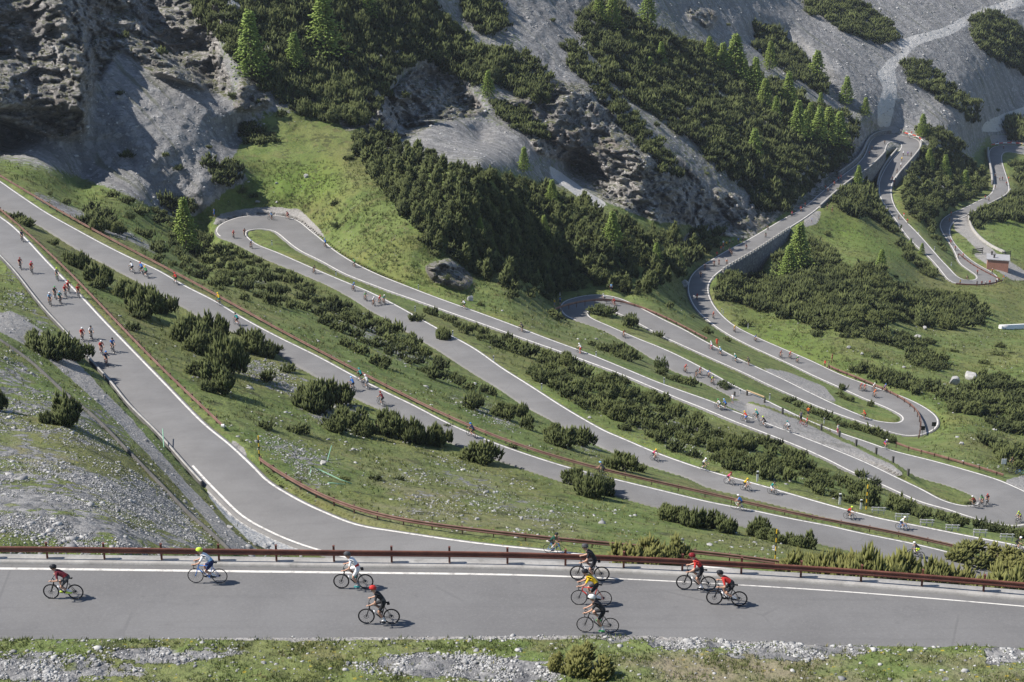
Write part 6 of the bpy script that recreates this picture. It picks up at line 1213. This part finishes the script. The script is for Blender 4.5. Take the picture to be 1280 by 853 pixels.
for e in entries:
    road,u,v,jer,hel,sho,bk,pose,shoe=e; p,fwd=spot(road,u,v); m=frame_at(p,fwd); t=proj(p[None])[2][0]
    sib=sorted(_named[(road,jer,hel)]); who=f"{jer} jersey and {hel} helmet"; extra=""
    if len(sib)>1: i=sib.index(u); extra=", leftmost" if i==0 else ", rightmost" if i==len(sib)-1 else ", "+ORD[i]+" from left"
    place=PLACE[road]; gp="cyclists "+place; gb="bicycles "+place
    lab=f"cyclist in {who} {place}{extra}"; lb=f"bicycle under {who} {place}{extra}"
    if road=='R0':
        lb=f"{bk} bicycle under {who} {place}{extra}"; make_bike(bk,pose>2,POSES[pose]['crank'],lb,p,m,gb,bag=(u in(442,474,737))); make_rider(pose,jer,hel,sho,shoe,lab,p,m,gp,{442:'red',870:'black',908:'black',260:'light blue',80:'dark red',474:'dark grey'}.get(u))
    elif t<240:
        make_bike(bk,pose>2,POSES[pose]['crank'],lb,p,m,gb); make_rider(pose,jer,hel,sho,shoe,lab,p,m,gp)
    else:
        o=put("bicycle",FARBIKE,[fr(bk),TYRE],None); o.matrix_world=m.to_4x4(); o.location=p; tag(o,lb,"bicycle",gb)
        o=put("person",FARPOSE[pose%3],[fab(jer),fab(sho),SKIN,fr(hel)],None); o.matrix_world=m.to_4x4(); o.location=p; tag(o,lab,"person",gp)
# people on foot: place, shirt, trousers, where they look
FOOT=[(1001,527,'grey','black',2.0,'person in grey shirt standing at the dark posts of the lay-by'),(1010,521,'orange','navy',1.2,'person in orange shirt standing behind the lay-by posts'),(1008.5,534,'red','navy',3.0,'person in red shirt and dark trousers standing at the lay-by edge'),(1047,543,'white','pink',2.4,'person in white shirt by a dark post at the lay-by end'),(915.5,505,'white','grey',4.0,'person in white shirt standing at the upper end of the gravel lay-by'),(896,433,'orange-red','orange-red',4.6,'person in bright orange standing on the verge of the seventh road'),(1031,460,'red','black',3.6,'person in red shirt standing at the end of the right hairpin rail'),(1035.7,461,'dark green','black',3.2,'person in dark green beside the one in red at the right hairpin rail'),(1040,452,'dark red','dark red',2.6,'person in dark red sitting back on the meadow above the right hairpin rail'),
 (922.7,304.5,'blue','black',4.4,'spectator in blue on the left edge of the bridge road'),(928.6,303,'navy','black',4.2,'spectator in navy on the left edge of the bridge road'),(896,322,'red','black',4.9,'spectator in red beside the rocks at the start of the bridge'),(901,315,'orange','grey',5.1,'spectator in orange beside the rocks at the start of the bridge'),(904,308,'white','orange',5.1,'spectator in white on the rocks at the start of the bridge'),(908,309,'yellow','black',5.0,'spectator in yellow on the rocks at the start of the bridge'),(912,306.5,'grey','black',5.0,'spectator in grey on the rocks at the start of the bridge'),(916,305,'green','black',4.8,'spectator in green on the rocks at the start of the bridge'),(904,313,'dark red','grey',5.0,'spectator in dark red on the rocks at the start of the bridge'),
 (1014.5,279,'blue','navy',3.0,'person in blue standing on the gravel pull-off beside the bridge road'),(1040,265,'dark grey','dark red',5.5,'person in dark grey on the meadow edge above the pull-off'),(1034,261,'black','black',5.5,'person in black on the meadow edge above the pull-off'),
 (1129.6,168,'green','black',4.2,'spectator in green behind the tape of the top hairpin'),(1133,168.5,'white','grey',4.2,'spectator in white behind the tape of the top hairpin'),(1139,169.5,'red','black',4.0,'spectator in red behind the tape of the top hairpin'),(1147,172,'orange','black',4.0,'spectator in orange behind the tape of the top hairpin'),(1126,167,'grey','black',4.2,'spectator in grey behind the tape of the top hairpin'),(1129.6,272,'red','white',4.0,'spectator in red on the right verge of the first far ramp'),(1117,231,'orange-red','black',4.0,'spectator in orange-red by the end of the parapet wall'),
 (1200,356.5,'yellow','black',2.2,'spectator in yellow outside the far right hairpin'),(1221,358,'dark grey','black',1.6,'spectator in dark grey outside the far right hairpin'),(1227,358,'dark red','black',1.6,'spectator in dark red outside the far right hairpin'),(1232,357.5,'white','black',1.6,'spectator in white outside the far right hairpin'),(1237,357,'orange-red','black',1.6,'spectator in orange-red outside the far right hairpin'),(1245,356,'maroon','black',1.8,'spectator in maroon outside the far right hairpin'),(1254,351,'red','blue',2.8,'spectator in red at the end of the far right hairpin rail'),(1256.5,350,'blue','black',2.8,'spectator in blue at the end of the far right hairpin rail'),
 (1246,182,'dark red','black',4.4,'spectator in dark red behind the tape of the farthest bend'),(1256,181,'grey','black',4.4,'spectator in grey behind the tape of the farthest bend'),(1264,181,'red','black',4.4,'spectator in red behind the tape of the farthest bend'),(1271,182,'orange','black',4.4,'spectator in orange behind the tape of the farthest bend'),(1277,183,'yellow','black',4.4,'spectator in yellow behind the tape of the farthest bend'),(1260.5,226,'orange-red','black',3.2,'spectator in orange-red at the parapet of the farthest ramp'),
 (1264.5,584,'black','black',3.6,'person in black standing by the parked bicycles'),(700,381,'blue','navy',0.6,'person in blue standing outside the rail of the left hairpin'),(693,384,'yellow','grey',0.6,'person in yellow standing outside the rail of the left hairpin'),(764,364,'light blue','navy',4.4,'person in light blue behind the rail at the top of the left hairpin'),(268,271,'blue','blue',3.0,'person in blue beside the upper left hairpin')]
for u,v,sh,tr,rz,lab in FOOT:
    o=put("person",STAND,[fab(sh),fab(tr),SKIN,HAIR],None); o.location=at(u,v)-np.array([0,0,.02]); o.rotation_euler=(0,0,rz); tag(o,lab,"person","people on foot watching the ride")
# parked bicycles at the right hairpin
for i,(u,v,c,lab) in enumerate([(1262,592,'black','black bicycle parked at the right edge, leftmost of the row'),(1267,593,'black','black bicycle parked at the right edge, second in the row'),(1272,594,'blue','blue bicycle parked at the right edge, third in the row'),(1278,595,'teal','teal bicycle parked at the right edge, rightmost of the row')]):
    o=put("bicycle",FARBIKE,[fr(c),TYRE],None); o.location=at(u,v); o.rotation_euler=(0,.0,.35); tag(o,lab,"bicycle","bicycles parked at the right edge")
u,v=1003,533; o=put("bicycle",FARBIKE,[fr('red'),TYRE],None); o.location=at(u,v); o.rotation_euler=(0,0,2.6); tag(o,"red bicycle held upright at the lay-by edge","bicycle")

# ---------------------------------------------------------------- the air between here and the far slopes
hb=MB(); hb.box((200,575,-82),(1900,1300,186)); hz=hb.mesh("haze"); hm=bpy.data.materials.new("haze_air"); hm.use_nodes=True
for n_ in list(hm.node_tree.nodes):
    if n_.type=='BSDF_PRINCIPLED': hm.node_tree.nodes.remove(n_)
pv=hm.node_tree.nodes.new("ShaderNodeVolumePrincipled"); pv.inputs["Color"].default_value=(.80,.88,1.0,1); pv.inputs["Density"].default_value=.00006; pv.inputs["Anisotropy"].default_value=.2
hm.node_tree.links.new(pv.outputs[0],[n_ for n_ in hm.node_tree.nodes if n_.type=='OUTPUT_MATERIAL'][0].inputs["Volume"])
o=link("haze",hz,[hm]); tag(o,"thin bluish summer haze over the valley",None,None,'stuff')
scene.cycles.volume_bounces=0
print("lowest",Pw[:,2].min(),"highest",Pw[:,2].max(),"x",Pw[:,0].min(),Pw[:,0].max(),"y",Pw[:,1].min(),Pw[:,1].max())
